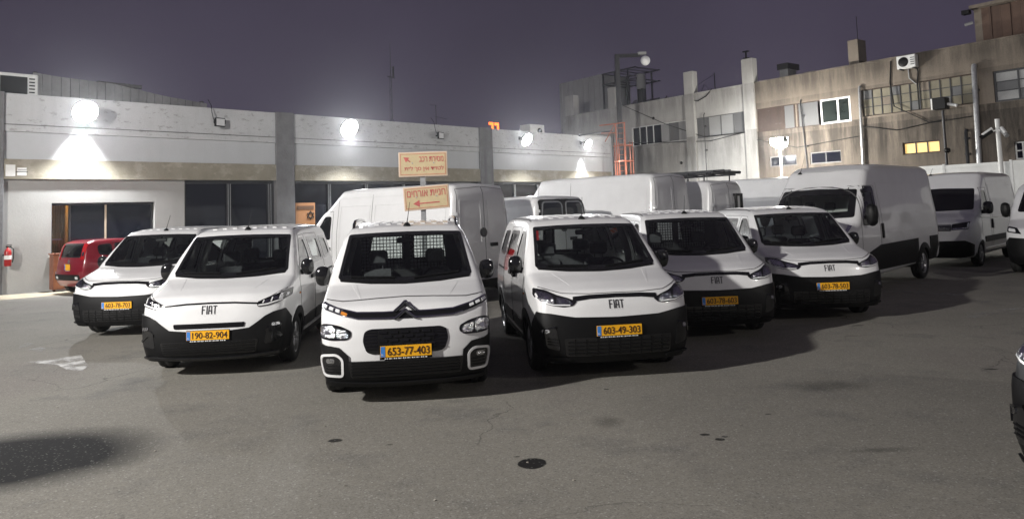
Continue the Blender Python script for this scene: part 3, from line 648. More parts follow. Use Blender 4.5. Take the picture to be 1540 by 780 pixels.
def face_berlingo(s, plate, emb, paint):
    up_ = [(-1.38, .60), (-1.12, .66), (-.90, .635), (-.72, .61), (-.61, .53), (-.585, .315), (0, .30), (.585, .315), (.61, .53), (.72, .61), (.90, .635), (1.12, .66), (1.38, .60)]
    lo = [(1.38, .28), (1.0, .225), (.5, .212), (-.5, .212), (-1.0, .225), (-1.38, .28)]
    b = s.patch('front_bumper', 'wrap', up_+lo, BLACK, off=.020, thick=.035, step=.06)
    # twin bar with chevrons, running out into the slim upper lamps
    bar = s.patch('grille_bar', 'front', [(-.86, 1.04), (-.70, .99), (-.50, .948), (-.2, .945), (0, .95), (.2, .945), (.50, .948), (.70, .99), (.86, 1.04), (.885, .995), (.70, .935), (.50, .885), (.2, .876), (-.2, .876), (-.50, .885), (-.70, .935), (-.885, .995)], GLOSSB, off=.008, thick=.02)
    for sg in (1, -1):
        s.strip('chrome_line', 'front', [(sg*.10, .940), (sg*.22, .938), (sg*.50, .944), (sg*.70, .985), (sg*.86, 1.028)], .011, CHROME, bar, off=.016)
        s.strip('chrome_line', 'front', [(sg*.10, .884), (sg*.22, .882), (sg*.50, .890), (sg*.60, .912)], .011, CHROME, bar, off=.016)
    for z in (1.012, .945):
        ch = s.part('emblem', lambda z=z: patch(s.B, 'front', [(-.125, z-.075), (-.09, z-.075), (0, z-.016), (.09, z-.075), (.125, z-.075), (.012, z+.012), (-.012, z+.012)], .026, .022, .03), STEELD)
        s.part('emblem_edge', lambda z=z: strip(s.B, 'front', [(-.118, z-.074), (0, z+.006), (.118, z-.074)], .009, .032, .01), CHROME, ch)
    for sg in (1, -1):
        f = (lambda q: [(sg*x, y) for x, y in q][::sg])
        o = s.patch('running_lamp', 'front', f(rp([(.88, 1.035), (.89, .99), (.70, .932), (.60, .905), (.58, .93), (.70, .985)], .01)), LAMPGREY if sg < 0 else GLOSSB, off=.013, thick=.006)
        for x, z in ((.84, 1.0), (.77, .982), (.70, .962)): s.strip('led_block', 'front', f([(x-.022, z-.006), (x+.022, z+.006)]), .022, LAMPWHITE, o, off=.018)
        if sg < 0: s.strip('indicator', 'front', f([(.60, .925), (.66, .945)]), .024, AMBER, o, off=.018)
        h = s.patch('headlight', 'front', f(rp([(.86, .845), (.89, .78), (.87, .70), (.76, .682), (.60, .685), (.555, .72), (.56, .775), (.66, .822), (.78, .848)], .03)), GLOSSB, off=.010, thick=.03)
        s.patch('lamp_reflector', 'front', f(rp([(.715, .705), (.862, .715), (.872, .825), (.73, .825)], .035)), LAMPGREY, h, off=.014, thick=.004)
        s.patch('lamp_reflector', 'front', f(rp([(.58, .70), (.70, .70), (.71, .80), (.60, .775)], .025)), LAMPGREY, h, off=.014, thick=.004)
        s.part('lamp_bulb', lambda: patch(s.B, 'front', f(rp([(.77, .74), (.815, .74), (.815, .78), (.77, .78)], .02)), .024, .01), CHROME, h)
        q = rp([(.63, .315), (.83, .325), (.865, .48), (.85, .545), (.70, .555), (.63, .50)], .045)
        fr = s.part('fog_surround', lambda: ring(s.B, 'front', f(q), f(inset(q, .023)), .028, .02), paint)
        fs = s.patch('fog_recess', 'front', f(inset(q, .028)), GLOSSB, off=.026, thick=.01)
        s.patch('fog_light', 'front', f(rp([(.72, .455), (.80, .46), (.80, .505), (.72, .505)], .02)), LAMPGREY, fs, off=.032)
        for z in (.37, .40, .43): s.strip('fog_slat', 'front', f([(.67, z), (.80, z+.008)]), .010, BLACK, fs, off=.034)
    s.strip('bonnet_seam', 'front', [(-.85, 1.06), (-.66, 1.045), (-.3, 1.062), (0, 1.07), (.3, 1.062), (.66, 1.045), (.85, 1.06)], .007, GAP)
    g = s.patch('upper_grille', 'front', rp([(-.44, .665), (-.42, .76), (-.36, .785), (.36, .785), (.42, .76), (.44, .665), (.40, .555), (.34, .535), (-.34, .535), (-.40, .555)], .04), GLOSSB, off=.008, thick=.02)
    for z in (.585, .62, .655, .69, .725, .755): 
        for sg in (1, -1): s.strip('grille_slat', 'front', [(sg*.295, z), (sg*.41, z)], .010, BLACK, g, off=.014)
    i_ = s.patch('radiator_insert', 'front', rp([(-.285, .56), (.285, .56), (.285, .77), (-.285, .77)], .012), BLACK, g, off=.020, thick=.014)
    for r_, z in enumerate((.745, .705, .665, .625)):
        for c in range(5):
            x = -.22+.11*c+(.035 if r_ % 2 else -.01); s.part('insert_block', lambda x=x, z=z: patch(s.B, 'front', rp([(x-.042, z-.013), (x+.042, z-.013), (x+.042, z+.013), (x-.042, z+.013)], .006), .028, .012), GLOSSB, g)
    s.plate(plate, -.035, .562)
    g = s.patch('lower_grille', 'front', rp([(-.56, .31), (.56, .31), (.59, .47), (-.59, .47)], .02), GLOSSB, off=.022, thick=.03)
    for z in (.335, .365, .395, .425, .455): s.strip('grille_slat', 'front', [(-.55, z), (0, z-.003), (.55, z)], .013, BLACK, g, off=.033, thick=.012)
    s.strip('bumper_lip', 'front', [(-.80, .265), (-.4, .245), (0, .24), (.4, .245), (.80, .265)], .03, BLACK, b, off=.04, thick=.025)
FACES = dict(doblo=face_doblo, doblo_new=face_doblo_new, berlingo=face_berlingo)

VANLIST = []
small_van('doblo', '603-78-703', 'white van with plate 603-78-703 and a pale nose badge, nearest the red hatchback', (-6.93, 13.18, 0), 0.0, True, emb=LAMPWHITE)
small_van('doblo_new', '190-82-904', 'white van with slim three-bar headlights, a grille slot and plate 190-82-904', (-3.893, 9.59, 0), .081, True, emb=EMBDARK)
small_van('berlingo', '653-77-403', 'white van with double chevron emblem, roof rails and plate 653-77-403', (-1.161, 7.872, 0), .130, False, rails=True)
small_van('doblo', '603-49-303', 'white van with dark nose letters and plate 603-49-303, right of the chevron van', (1.14, 8.646, 0), .129, True)
small_van('doblo', '603-78-603', 'white van with a mesh bulkhead behind its windscreen and plate 603-78-603', (2.904, 10.928, 0), .031, False)
small_van('doblo', '603-78-503', 'white van with plate 603-78-503, last of the small vans, before the tall black-sided van', (5.097, 12.276, 0), -.004, True)
# ---------------------------------------------------------------- tall panel vans
def tall_body(H, L=5.4, W=2.05, kind='plain'):
    if kind == 'plain':   # snub-nosed panel van
        prof = [(.12, .26), (.02, .34), (0, .55), (.03, .95), (.12, 1.12), (.40, 1.22), (.72, 1.34), (1.0, 1.62), (1.52, 2.08), (1.75, min(2.2, H-.08)), (2.25, H-.03), (2.9, H), (L-.5, H-.01), (L-.15, H-.05), (L-.06, H-.25), (L-.02, 1.4), (L, .7), (L, .42), (L-.1, .30)]
        if H < 2.4: prof[8:11] = [(1.48, 2.04), (1.75, H-.08), (2.1, H-.02)]
    elif kind == 'long_nose':
        prof = [(.12, .28), (.02, .38), (0, .7), (.03, 1.05), (.16, 1.22), (.5, 1.36), (.88, 1.50), (1.1, 1.72), (1.50, 2.13), (1.62, 2.24), (1.95, 2.60), (2.25, H-.03), (2.8, H), (L-.5, H), (L-.15, H-.05), (L-.06, H-.25), (L-.02, 1.4), (L, .7), (L, .50), (L-.1, .40)]
    else:                 # crafted nose with upright face
        prof = [(.12, .26), (.02, .36), (0, .6), (.02, 1.02), (.10, 1.22), (.42, 1.36), (.82, 1.48), (1.05, 1.70), (1.48, 2.15), (1.68, 2.30), (2.1, H-.05), (2.6, H), (L-.5, H-.01), (L-.15, H-.05), (L-.06, H-.25), (L-.02, 1.4), (L, .7), (L, .45), (L-.1, .34)]
    w = W/2; hw = [(0, w-.10), (.3, w-.06), (.7, w-.005), (1.2, w), (1.6, w-.02), (2.05, w-.085), (H, w-.17), (H+.4, w-.30)]
    return Body(L, prof, hw, cf=.20, k=.13, crown=.03, nose=(.90, 1.2), ua=1.7, ub=L-1.0, zspine=1.1, flares=((1.0, .35, .40, .018), (L-1.35, .35, .40, .014)))

YAW_NOSE_IN = math.atan2(-.711, -.703)      # parked nose to the workshop wall
YAW_NOSE_OUT = -math.radians(44.674)
def place(corner_v, corner_u, P, yaw):      # the vehicle's origin when its corner (v, u) stands over P
    c, q = math.cos(yaw), math.sin(yaw); return (P[0]-(corner_v*c-corner_u*q), P[1]-(corner_v*q+corner_u*c), 0)

def panel_van(key, body, label, loc, yaw, paint=PAINT, front=False, rear=True, sides=True, group='tall white panel vans', name='panel_van', H=2.5, rear_glass=False, cab_side=True, dark_sides=False, r=.35):
    L, W = body.L, body.vmax*2; w = W/2; s = Veh(key, body, name, label, 'van', loc, yaw, group); p = s.part; wl = [(1.0, r, r+.05), (L-1.35, r, r+.05)]
    holes = []; cw = rp([(1.36, 1.42), (2.02, 1.42), (2.02, 1.98), (1.78, 1.98)], .07)
    ws = rp([(-w*.80, 1.50), (0, 1.46), (w*.80, 1.50), (w*.72, 2.03), (0, 2.06), (-w*.72, 2.03)], .05)
    if front: holes += [('front', inset(ws, .01))]
    if front or cab_side: holes += [('left', cw), ('right', cw)]
    p('body', lambda: body.shell(holes, wl, (120, 56, 70)), paint)
    for d in ('left', 'right'):
        s.window('side_window', d, cw, .05)
        s.strip('door_seam', d, [(1.20, .5), (1.22, 1.35), (1.75, 2.08), (2.08, 2.10), (2.10, .5)], .010, GAP)
        s.strip('side_seam', d, [(2.26, .5), (2.26, H-.18)], .009, GAP); s.strip('side_seam', d, [(3.46, .5), (3.46, H-.18)], .009, GAP)
        s.strip('pressed_line', d, [(2.34, 1.15), (2.34, H-.42), (3.38, H-.42), (3.38, 1.15), (2.34, 1.15)], .016, paint, off=.007)
        s.strip('pressed_line', d, [(3.56, 1.15), (3.56, H-.42), (L-.32, H-.42), (L-.32, 1.15), (3.56, 1.15)], .016, paint, off=.007)
        s.strip('pressed_line', d, [(1.9, H-.22), (L-.15, H-.22)], .02, paint, off=.006)
        s.patch('rub_strip', d, rp([(1.50, .62), (L-1.85, .62), (L-1.85, .80), (1.50, .80)], .03), BLACK, off=.018, thick=.03, step=.3)
        s.patch('door_handle', d, rp([(1.86, 1.16), (2.04, 1.16), (2.04, 1.24), (1.86, 1.24)], .02), BLACK, off=.03, thick=.03, step=.2)
    for sd in (1, -1):
        s.arch(sd, 1.0, r+.05, r, mt=BLACK); s.arch(sd, L-1.35, r+.05, r, mt=BLACK); s.wheel(sd*(w-.13), 1.0, r, .22); s.wheel(sd*(w-.13), L-1.35, r, .22)
        s.mirror(sd, 1.30, 1.55, w-.06, (.22, .17, .38), .06, BLACK)
    if rear:
        s.strip('rear_door_seam', 'rear', [(0, .55), (0, H-.10)], .013, GAP)
        for q in (-1, 1):
            s.strip('rear_door_seam', 'rear', [(q*(w-.13), .55), (q*(w-.14), 1.3), (q*(w-.22), H-.16), (q*.02, H-.10)], .009, GAP)
            if not rear_glass:
                s.strip('pressed_line', 'rear', [(q*.12, 1.30), (q*.12, H-.40), (q*(w-.28), H-.40), (q*(w-.24), 1.30), (q*.12, 1.30)], .016, paint, off=.007)
            s.patch('tail_light', 'rear', rp([(q*(w-.03), .85), (q*(w-.03), 1.5), (q*(w-.11), 1.5), (q*(w-.11), .85)], .02), TAIL, off=.012)
            for z in (.9, 1.3, 1.9): s.part('door_hinge', lambda q=q, z=z: patch(body, 'rear', rp([(q*(w-.20), z), (q*(w-.11), z), (q*(w-.11), z+.07), (q*(w-.20), z+.07)], .01), .022, .02), paint)
            s.part('reflector_strip', lambda q=q: patch(body, 'rear', [(q*(w-.55), .52), (q*(w-.14), .52), (q*(w-.14), .62), (q*(w-.55), .62)], .012, .01), REFL)
            s.part('reflector_stripe', lambda q=q: [strip(body, 'rear', [(q*(w-.50+.11*i), .53), (q*(w-.45+.11*i), .61)], .03, .016, .004, mb=b) for b in [MB()] for i in range(4)][-1], PLWHITE)
        s.patch('rear_bumper', 'rear', rp([(-w+.12, .34), (w-.12, .34), (w-.12, .50), (-w+.12, .50)], .03), BLACK, off=.04, thick=.05, step=.2)
        s.patch('handle_badge', 'rear', [(.06+.105*math.cos(a), 1.52+.105*math.sin(a)) for a in np.linspace(0, 2*math.pi, 19)[:-1]], GLOSSB, off=.03, thick=.03)
        s.patch('door_handle', 'rear', rp([(-.40, 1.20), (-.16, 1.20), (-.16, 1.28), (-.40, 1.28)], .02), BLACK, off=.04, thick=.04)
        if rear_glass:
            for q in (-1, 1):
                pl = rp([(q*.09, H-.72), (q*(w-.24), H-.72), (q*(w-.32), H-.20), (q*.09, H-.20)], .10)
                s.part('rear_window', lambda pl=pl: patch(body, 'rear', pl, .012, .02), WALLG); s.part('window_seal', lambda pl=pl: ring(body, 'rear', inset(pl, -.035), pl, .018, .02), GALV)
            s.patch('rear_surround', 'rear', rp([(-w+.13, H-.80), (w-.13, H-.80), (w-.20, H-.12), (-w+.20, H-.12)], .1), BLACK, off=.008, thick=.02)
    if front:
        s.window('windscreen', 'front', ws, .05)
        p('dashboard', lambda: MB().box(-w*.82, w*.82, 1.25, 1.62, .95, 1.46, bev=.06), CABIN); s.steering(.45, 1.72, 1.42); s.seats([(.50, 2.15, .5), (-.45, 2.15, .8)], .95)
        p('partition', lambda: MB().box(-w*.84, w*.84, 2.62, 2.66, .5, 2.05), CABIN)
        p('wiper', lambda: strip(body, 'front', [(.0, 1.50), (.6, 1.55)], .018, .022, .012), BLACK)
    s.antenna(.25, 2.02, .30)
    return s

def tall_van_rear(key, px, py, depth, H, label, L=5.41, turn=0, **k):
    """nose to the wall: the roof's rear left corner is seen at the pixel px, py"""
    P = at_y(px, py, depth); body = cached(('tall', H, L), lambda: tall_body(H, L)); w = body.vmax
    return panel_van(key, body, label, place(w-.17, L-.05, P, YAW_NOSE_IN+turn), YAW_NOSE_IN+turn, H=H, **k)

tall_van_rear('van_a', 687, 279, 16.0, 2.63, 'tall white panel van behind the two yellow direction signs, its rear doors in shade', L=6.1, turn=math.radians(7))
tall_van_rear('van_b', 986, 262, 19.5, 2.86, 'long high-roof white panel van with plain rear doors, beside the van with a rack', L=6.3, turn=math.radians(2))
tall_van_rear('van_c', 812, 297, 18.0, 2.33, 'low-roof panel van with a black rear frame and two dark rear windows', rear_glass=True)
rack_van = tall_van_rear('van_d', 1072, 272, 21.0, 2.66, 'white panel van with a dark ladder rack on its roof')
tall_van_rear('van_e', 1193, 267, 24.5, 2.80, 'plain white high-roof van standing below the bright pole lamp', L=5.99)

def rack_rail(s, H=2.66, L=5.41):
    P = s.root
    r_ = thing('roof_rack', 'dark steel ladder rack with crossbars on the roof of a white van', 'roof rack', P.location+Vector((0, 0, H-.03)), P.rotation_euler.z)
    for v in (.72, -.72): MB().tube([(v, 1.9, .18), (v, L-.2, .18)], .028, 8).build('side_rail', STEELD, r_)
    for u in np.linspace(2.1, L-.3, 6): MB().tube([(-.80, u, .205), (.80, u, .205)], .024, 8).build('crossbar', STEELD, r_)
    for u in (2.1, 3.6, L-.4):
        for v in (.72, -.72): MB().tube([(v, u, 0-.05), (v, u, .19)], .022, 6).build('foot', STEELD, r_)
    MB().tube([(-.80, L-.1, .24), (.80, L-.1, .24)], .045, 10).build('roller', STEELD, r_)
    l = thing('ladder', 'dark folded ladder lying on the roof rack of a white van', 'ladder', P.location+Vector((0, 0, H+.21)), P.rotation_euler.z)
    for v in (.12, .48): MB().box(v-.03, v+.03, 2.0, L+.1, .0, .06).build('rail', STEELD, l)
    for u in np.linspace(2.2, L-.1, 12): MB().tube([(.12, u, .03), (.48, u, .03)], .015, 6).build('rung', STEELD, l)
    b = MB(); b.box(-.60, -.25, L-.10, L-.02, -.45, -.38).box(-.60, -.56, L-.02, L+.06, -1.15, -.38).box(-.29, -.25, L-.02, L+.06, -1.15, -.38); b.build('rear_step', BLACK, r_)
rack_rail(rack_van)

# the long-nosed van with the black flank, facing left
def black_flank_van():
    H, L, W = 2.75, 6.5, 2.03; B = cached('long', lambda: tall_body(H, L, W, 'long_nose')); w = W/2
    P = at_y(1301, 252, 16.4); yaw = YAW_NOSE_OUT; s = Veh('long', B, 'panel_van', 'tall white panel van with a black lower flank and a wide cab window, facing left', 'van', place(w-.22, 2.2, P, yaw), yaw, 'tall white panel vans'); p = s.part
    ws = rp([(-w*.88, 1.585), (0, 1.545), (w*.88, 1.585), (w*.79, 2.17), (0, 2.20), (-w*.79, 2.17)], .05)
    cw = rp([(1.40, 1.52), (2.10, 1.50), (2.14, 2.17), (1.66, 2.17)], .06)
    p('body', lambda: B.shell([('front', inset(ws, .01)), ('left', cw), ('right', cw)], [(1.0, .37, .42), (L-1.4, .37, .42)], (200, 120, 120)), PAINT)
    s.window('windscreen', 'front', ws, .13)
    for d in ('left', 'right'):
        s.part('window_surround', lambda d=d: ring(B, d, inset(cw, -.06), inset(cw, .01), .002, .012), GLOSSB); s.window('side_window', d, cw, .08)
        s.strip('door_seam', d, [(1.16, .5), (1.2, 1.45), (1.62, 2.24), (2.24, 2.24), (2.26, .5)], .010, GAP)
        s.strip('pressed_line', d, [(2.4, H-.45), (L-.3, H-.45), (L-.3, 1.2), (2.4, 1.2), (2.4, H-.45)], .018, PAINT, off=.008)
        s.strip('pressed_line', d, [(1.9, H-.16), (L-.2, H-.16)], .02, PAINT, off=.006)
        s.strip('side_seam', d, [(L-.22, .9), (L-.22, H-.2)], .010, GAP)
        s.patch('flank_cladding', d, [(1.46, .44), (L-1.86, .44), (L-1.84, .99), (2.2, .97), (1.52, .84)], BLACK, off=.020, thick=.03, step=.3)
        s.patch('flank_cladding', d, [(L-.94, .44), (L-.12, .44), (L-.10, 1.0), (L-.94, 1.0)], BLACK, off=.020, thick=.03, step=.3)
        s.patch('door_handle', d, rp([(2.32, 1.10), (2.42, 1.10), (2.42, 1.42), (2.32, 1.42)], .03), BLACK, off=.025, thick=.03)
        s.patch('tail_light', d, rp([(L-.12, 1.0), (L-.06, 1.0), (L-.06, 1.5), (L-.12, 1.5)], .01), TAIL, off=.01)
    for sd in (1, -1):
        s.arch(sd, 1.0, .42, .37, .06); s.arch(sd, L-1.4, .42, .37, .08); s.wheel(sd*(w-.14), 1.0, .37, .22); s.wheel(sd*(w-.14), L-1.4, .37, .22)
        s.mirror(sd, 1.36, 1.62, w-.05, (.24, .20, .46), .08, BLACK)
        q = (lambda pl: pl if sd > 0 else flip(pl))
        h = s.patch('headlight', 'front', q(rp([(.40, 1.00), (.88, 1.06), (.93, 1.20), (.60, 1.14), (.42, 1.08)], .03)), GLOSSB, off=.01, thick=.03)
        s.strip('lamp_chrome', 'front', [(sd*.45, 1.05), (sd*.70, 1.09), (sd*.90, 1.165)], .04, CHROME, h, off=.016)
        s.strip('lamp_chrome', 'left' if sd > 0 else 'right', [(.40, 1.18), (.62, 1.30), (.9, 1.42)], .025, CHROME, h, off=.012)
    s.patch('front_bumper', 'wrap', [(-1.35, .72), (-.9, .80), (0, .78), (.9, .80), (1.35, .72), (1.35, .34), (.8, .30), (-.8, .30), (-1.35, .34)], BLACK, off=.02, thick=.04, step=.1)
    s.patch('grille', 'front', rp([(-.40, .90), (.40, .90), (.42, 1.06), (-.42, 1.06)], .03), GLOSSB, off=.01, thick=.02)
    p('dashboard', lambda: MB().box(-w*.84, w*.84, 1.30, 1.66, 1.0, 1.55, bev=.06), CABIN); s.steering(.45, 1.78, 1.50); s.seats([(.52, 2.2, .5), (-.42, 2.2, .85)], 1.05)
    p('partition', lambda: MB().box(-w*.84, w*.84, 2.62, 2.66, .5, 2.2), CLOTHG)
    s.strip('wiper', 'front', [(0, 1.60), (.62, 1.66)], .018, BLACK, off=.022, thick=.012)
    s.antenna(-.55, 1.95, .42, .3)
black_flank_van()

def chrome_flank_van():
    H, L, W = 2.66, 5.99, 2.04; B = cached('craft', lambda: tall_body(H, L, W, 'upright')); w = W/2; yaw = YAW_NOSE_OUT
    P = at_y(1474, 262, 21.8); s = Veh('craft', B, 'panel_van', 'white panel van with a broad dark windscreen and bright sill, near the pale boundary fence', 'van', place(w-.14, 2.0, P, yaw), yaw, 'tall white panel vans'); p = s.part
    ws = rp([(-w*.85, 1.56), (0, 1.53), (w*.85, 1.56), (w*.79, 2.15), (0, 2.18), (-w*.79, 2.15)], .05); cw = rp([(1.34, 1.46), (2.10, 1.46), (2.10, 2.10), (1.72, 2.10)], .06)
    p('body', lambda: B.shell([('left', cw), ('right', cw)], [(1.0, .36, .41), (L-1.4, .36, .41)], (120, 56, 70)), PAINT)
    s.patch('windscreen', 'front', ws, GLOSSB, off=.004, thick=.01)
    for d in ('left', 'right'):
        s.window('side_window', d, cw, .05, DARKG); s.strip('door_seam', d, [(1.2, .5), (1.2, 1.38), (1.66, 2.17), (2.18, 2.17), (2.2, .5)], .010, GAP)
        s.strip('waist_trim', d, [(1.1, 1.34), (2.2, 1.30), (L-.3, 1.28)], .035, GLOSSB, off=.004); s.strip('side_seam', d, [(2.4, .5), (2.4, H-.2)], .009, GAP)
        s.strip('pressed_line', d, [(1.9, H-.30), (L-.3, H-.30)], .02, PAINT, off=.008); s.strip('pressed_line', d, [(2.5, 1.45), (2.5, H-.4), (L-.35, H-.4), (L-.35, 1.45), (2.5, 1.45)], .016, PAINT, off=.007)
        s.patch('rub_strip', d, rp([(1.45, .64), (L-1.85, .64), (L-1.85, .80), (1.45, .80)], .03), BLACK, off=.02, thick=.03, step=.3)
        s.patch('sill_trim', d, [(1.45, .40), (L-1.85, .40), (L-1.85, .47), (1.45, .47)], CHROME, off=.025, thick=.03, step=.3)
        s.patch('door_handle', d, rp([(2.26, 1.0), (2.34, 1.0), (2.34, 1.26), (2.26, 1.26)], .02), BLACK, off=.03, thick=.03); s.patch('fuel_flap', d, rp([(2.48, .98), (2.74, .98), (2.74, 1.24), (2.48, 1.24)], .04), PAINT, off=.008)
    for sd in (1, -1):
        s.arch(sd, 1.0, .41, .36, .07, PAINT); s.arch(sd, L-1.4, .41, .36, .06, PAINT); s.wheel(sd*(w-.13), 1.0, .36, .22); s.wheel(sd*(w-.13), L-1.4, .36, .22); s.mirror(sd, 1.30, 1.60, w-.05, (.26, .18, .36), .07, GLOSSB)
        q = (lambda pl: pl if sd > 0 else flip(pl))
        h = s.patch('headlight', 'front', q(rp([(.52, 1.02), (.90, 1.04), (.92, 1.24), (.54, 1.18)], .03)), GLOSSB, off=.012, thick=.03)
        s.strip('lamp_edge', 'front', [(sd*.55, 1.05), (sd*.88, 1.07), (sd*.89, 1.20)], .03, LAMPGREY, h, off=.018)
    g = s.patch('grille', 'front', rp([(-.52, 1.0), (.52, 1.0), (.52, 1.17), (-.52, 1.17)], .02), GLOSSB, off=.01, thick=.02)
    for z in (1.04, 1.09, 1.14): s.strip('grille_slat', 'front', [(-.5, z), (.5, z)], .012, LAMPGREY, g, off=.018)
    s.patch('front_bumper', 'wrap', [(-1.35, .62), (-.9, .74), (0, .72), (.9, .74), (1.35, .62), (1.35, .34), (.8, .28), (-.8, .28), (-1.35, .34)], BLACK, off=.02, thick=.04, step=.1)
    s.antenna(-.45, 2.1, .22)
chrome_flank_van()

def edge_van():
    H, L = 2.28, 5.41; B = cached(('tall', H, L), lambda: tall_body(H, L)); yaw = YAW_NOSE_OUT; P = at_y(1517, 380, 18.6)
    s = panel_van('edge', B, 'white van with black bumper and big black mirror beside the van with a bright sill', place(-B.vmax+.08, .35, P, yaw), yaw, front=True, rear=False, H=H)
    for sd in (1, -1):
        q = (lambda pl: pl if sd > 0 else flip(pl))
        h = s.patch('headlight', 'front', q(rp([(.60, .98), (.92, 1.02), (.94, 1.16), (.70, 1.12)], .03)), GLOSSB, off=.012, thick=.03)
        s.patch('lamp_reflector', 'front', q(rp([(.72, 1.02), (.88, 1.04), (.89, 1.11), (.74, 1.09)], .02)), LAMPWHITE, h, off=.018, thick=.004)
    s.patch('front_bumper', 'wrap', [(-1.36, .70), (-1.0, .90), (0, .86), (1.0, .90), (1.36, .70), (1.36, .32), (.8, .27), (-.8, .27), (-1.36, .32)], BLACK, off=.02, thick=.04, step=.1)
edge_van()

# the silver van nosing in at the right, close to the camera
yaw = -math.radians(72); P = at_z(1549, 612, .58)
grey = small_van('doblo', '', 'dark grey van nosing in by the open tarmac, only its bumper corner in view', place(-.80, .22, P, yaw), yaw, False, SILVER, group=None)

# ---------------------------------------------------------------- red hatchback, seen from behind
def red_car():
    RP = at_y(101, 385, 22.0)
    L = 3.65; prof = [(.08, .24), (0, .42), (.02, .62), (.10, .80), (.35, .93), (.80, 1.04), (1.02, 1.14), (1.55, 1.47), (1.9, 1.56), (2.6, 1.585), (3.2, 1.56), (3.42, 1.50), (3.50, 1.36), (3.58, 1.02), (3.63, .80), (3.65, .55), (3.60, .30), (3.5, .24)]
    hw = [(0, .70), (.25, .76), (.55, .82), (.9, .825), (1.02, .81), (1.45, .70), (1.6, .64), (1.9, .5)]
    B = Body(L, prof, hw, cf=.2, k=.11, nose=(.88, .9), tail=.93, zspine=.75, ua=1.2, ub=L-.7, flares=((.78, .3, .33, .014), (3.08, .3, .33, .014)))
    s = Veh('red', B, 'hatchback_car', 'small dark red hatchback parked with its tail towards us beside the office window', 'car', (RP.x+3.65*.55, RP.y+3.65*.835, 0), math.atan2(.55, -.835), None)
    p = s.part; rw = rp([(-.60, 1.06), (.60, 1.06), (.54, 1.46), (-.54, 1.46)], .08)
    s1 = rp([(1.10, 1.08), (1.95, 1.05), (1.95, 1.45), (1.62, 1.44)], .07); s2 = rp([(2.02, 1.05), (2.66, 1.06), (2.66, 1.45), (2.02, 1.455)], .06); s3 = rp([(2.74, 1.08), (3.14, 1.12), (3.16, 1.40), (2.74, 1.44)], .10)
    ws = rp([(-.66, 1.16), (.66, 1.16), (.58, 1.49), (-.58, 1.49)], .06)
    p('body', lambda: B.shell([('rear', rw), ('front', ws)]+[(d, q) for d in ('left', 'right') for q in (s1, s2, s3)], [(.78, .3, .33), (3.08, .3, .33)], (130, 64, 70)), RED)
    s.window('rear_window', 'rear', rw, .05, DARKG); s.window('windscreen', 'front', ws, .05)
    for d in ('left', 'right'):
        for q in (s1, s2, s3): s.window('side_window', d, q, .035, DARKG)
        s.strip('door_seam', d, [(1.0, .35), (1.0, 1.0), (1.58, 1.5), (1.98, 1.51), (1.98, .35)], .007, GAP); s.strip('door_seam', d, [(1.98, 1.51), (2.70, 1.5), (2.70, .9), (2.58, .55)], .007, GAP)
        s.patch('rub_strip', d, rp([(1.15, .55), (2.6, .55), (2.6, .66), (1.15, .66)], .03), BLACK, off=.014, step=.3)
        s.patch('door_handle', d, rp([(1.75, .93), (1.92, .93), (1.92, .97), (1.75, .97)], .015), RED, off=.03, thick=.03); s.patch('door_handle', d, rp([(2.44, .94), (2.6, .94), (2.6, .98), (2.44, .98)], .015), RED, off=.03, thick=.03)
    for sd in (1, -1):
        s.arch(sd, .78, .33, .30, .04, RED); s.arch(sd, 3.08, .33, .30, .04, RED); s.wheel(sd*.70, .78, .295, .17); s.wheel(sd*.70, 3.08, .295, .17); s.mirror(sd, 1.28, 1.12, .78, (.17, .11, .15), .03, RED)
        q = (lambda pl: pl if sd > 0 else flip(pl))
        t = s.patch('tail_light', 'rear', q(rp([(.58, 1.0), (.72, 1.0), (.66, 1.44), (.56, 1.44)], .03)), TAIL, off=.02, thick=.03)
        s.patch('lamp_reflector', 'rear', q(rp([(.61, 1.10), (.69, 1.10), (.67, 1.22), (.61, 1.22)], .02)), LAMPGREY, t, off=.026, thick=.005)
        s.patch('reflector', 'rear', q(rp([(.48, .46), (.60, .46), (.60, .53), (.48, .53)], .02)), LAMPWHITE, off=.05, thick=.02)
        s.patch('headlight', 'front', q(rp([(.48, .72), (.74, .74), (.74, .90), (.52, .86)], .04)), LAMPGREY, off=.01)
    s.patch('rear_bumper', 'rear', rp([(-.78, .26), (.78, .26), (.78, .66), (-.78, .66)], .06), RED, off=.035, thick=.05, step=.1)
    s.patch('bumper_strip', 'rear', rp([(-.68, .42), (.68, .42), (.68, .58), (-.68, .58)], .04), BLACK, off=.044, thick=.02, step=.1)
    s.patch('tailgate_badge', 'rear', [(.055*math.cos(a), .95+.055*math.sin(a)) for a in np.linspace(0, 6.28, 15)[:-1]], CHROME, off=.012)
    pl = s.plate('', L-.005, .79, .30, .17, True); s.seats([(.34, 1.75, .46), (-.34, 1.75, .46), (0, 2.6, 1.1)], .48, .56)
    s.strip('rear_wiper', 'rear', [(0, 1.08), (.35, 1.12)], .014, BLACK, off=.02)
    p('roof_lining', lambda: MB().box(-.6, .6, 1.1, 3.3, .3, .34), CABIN)
red_car()
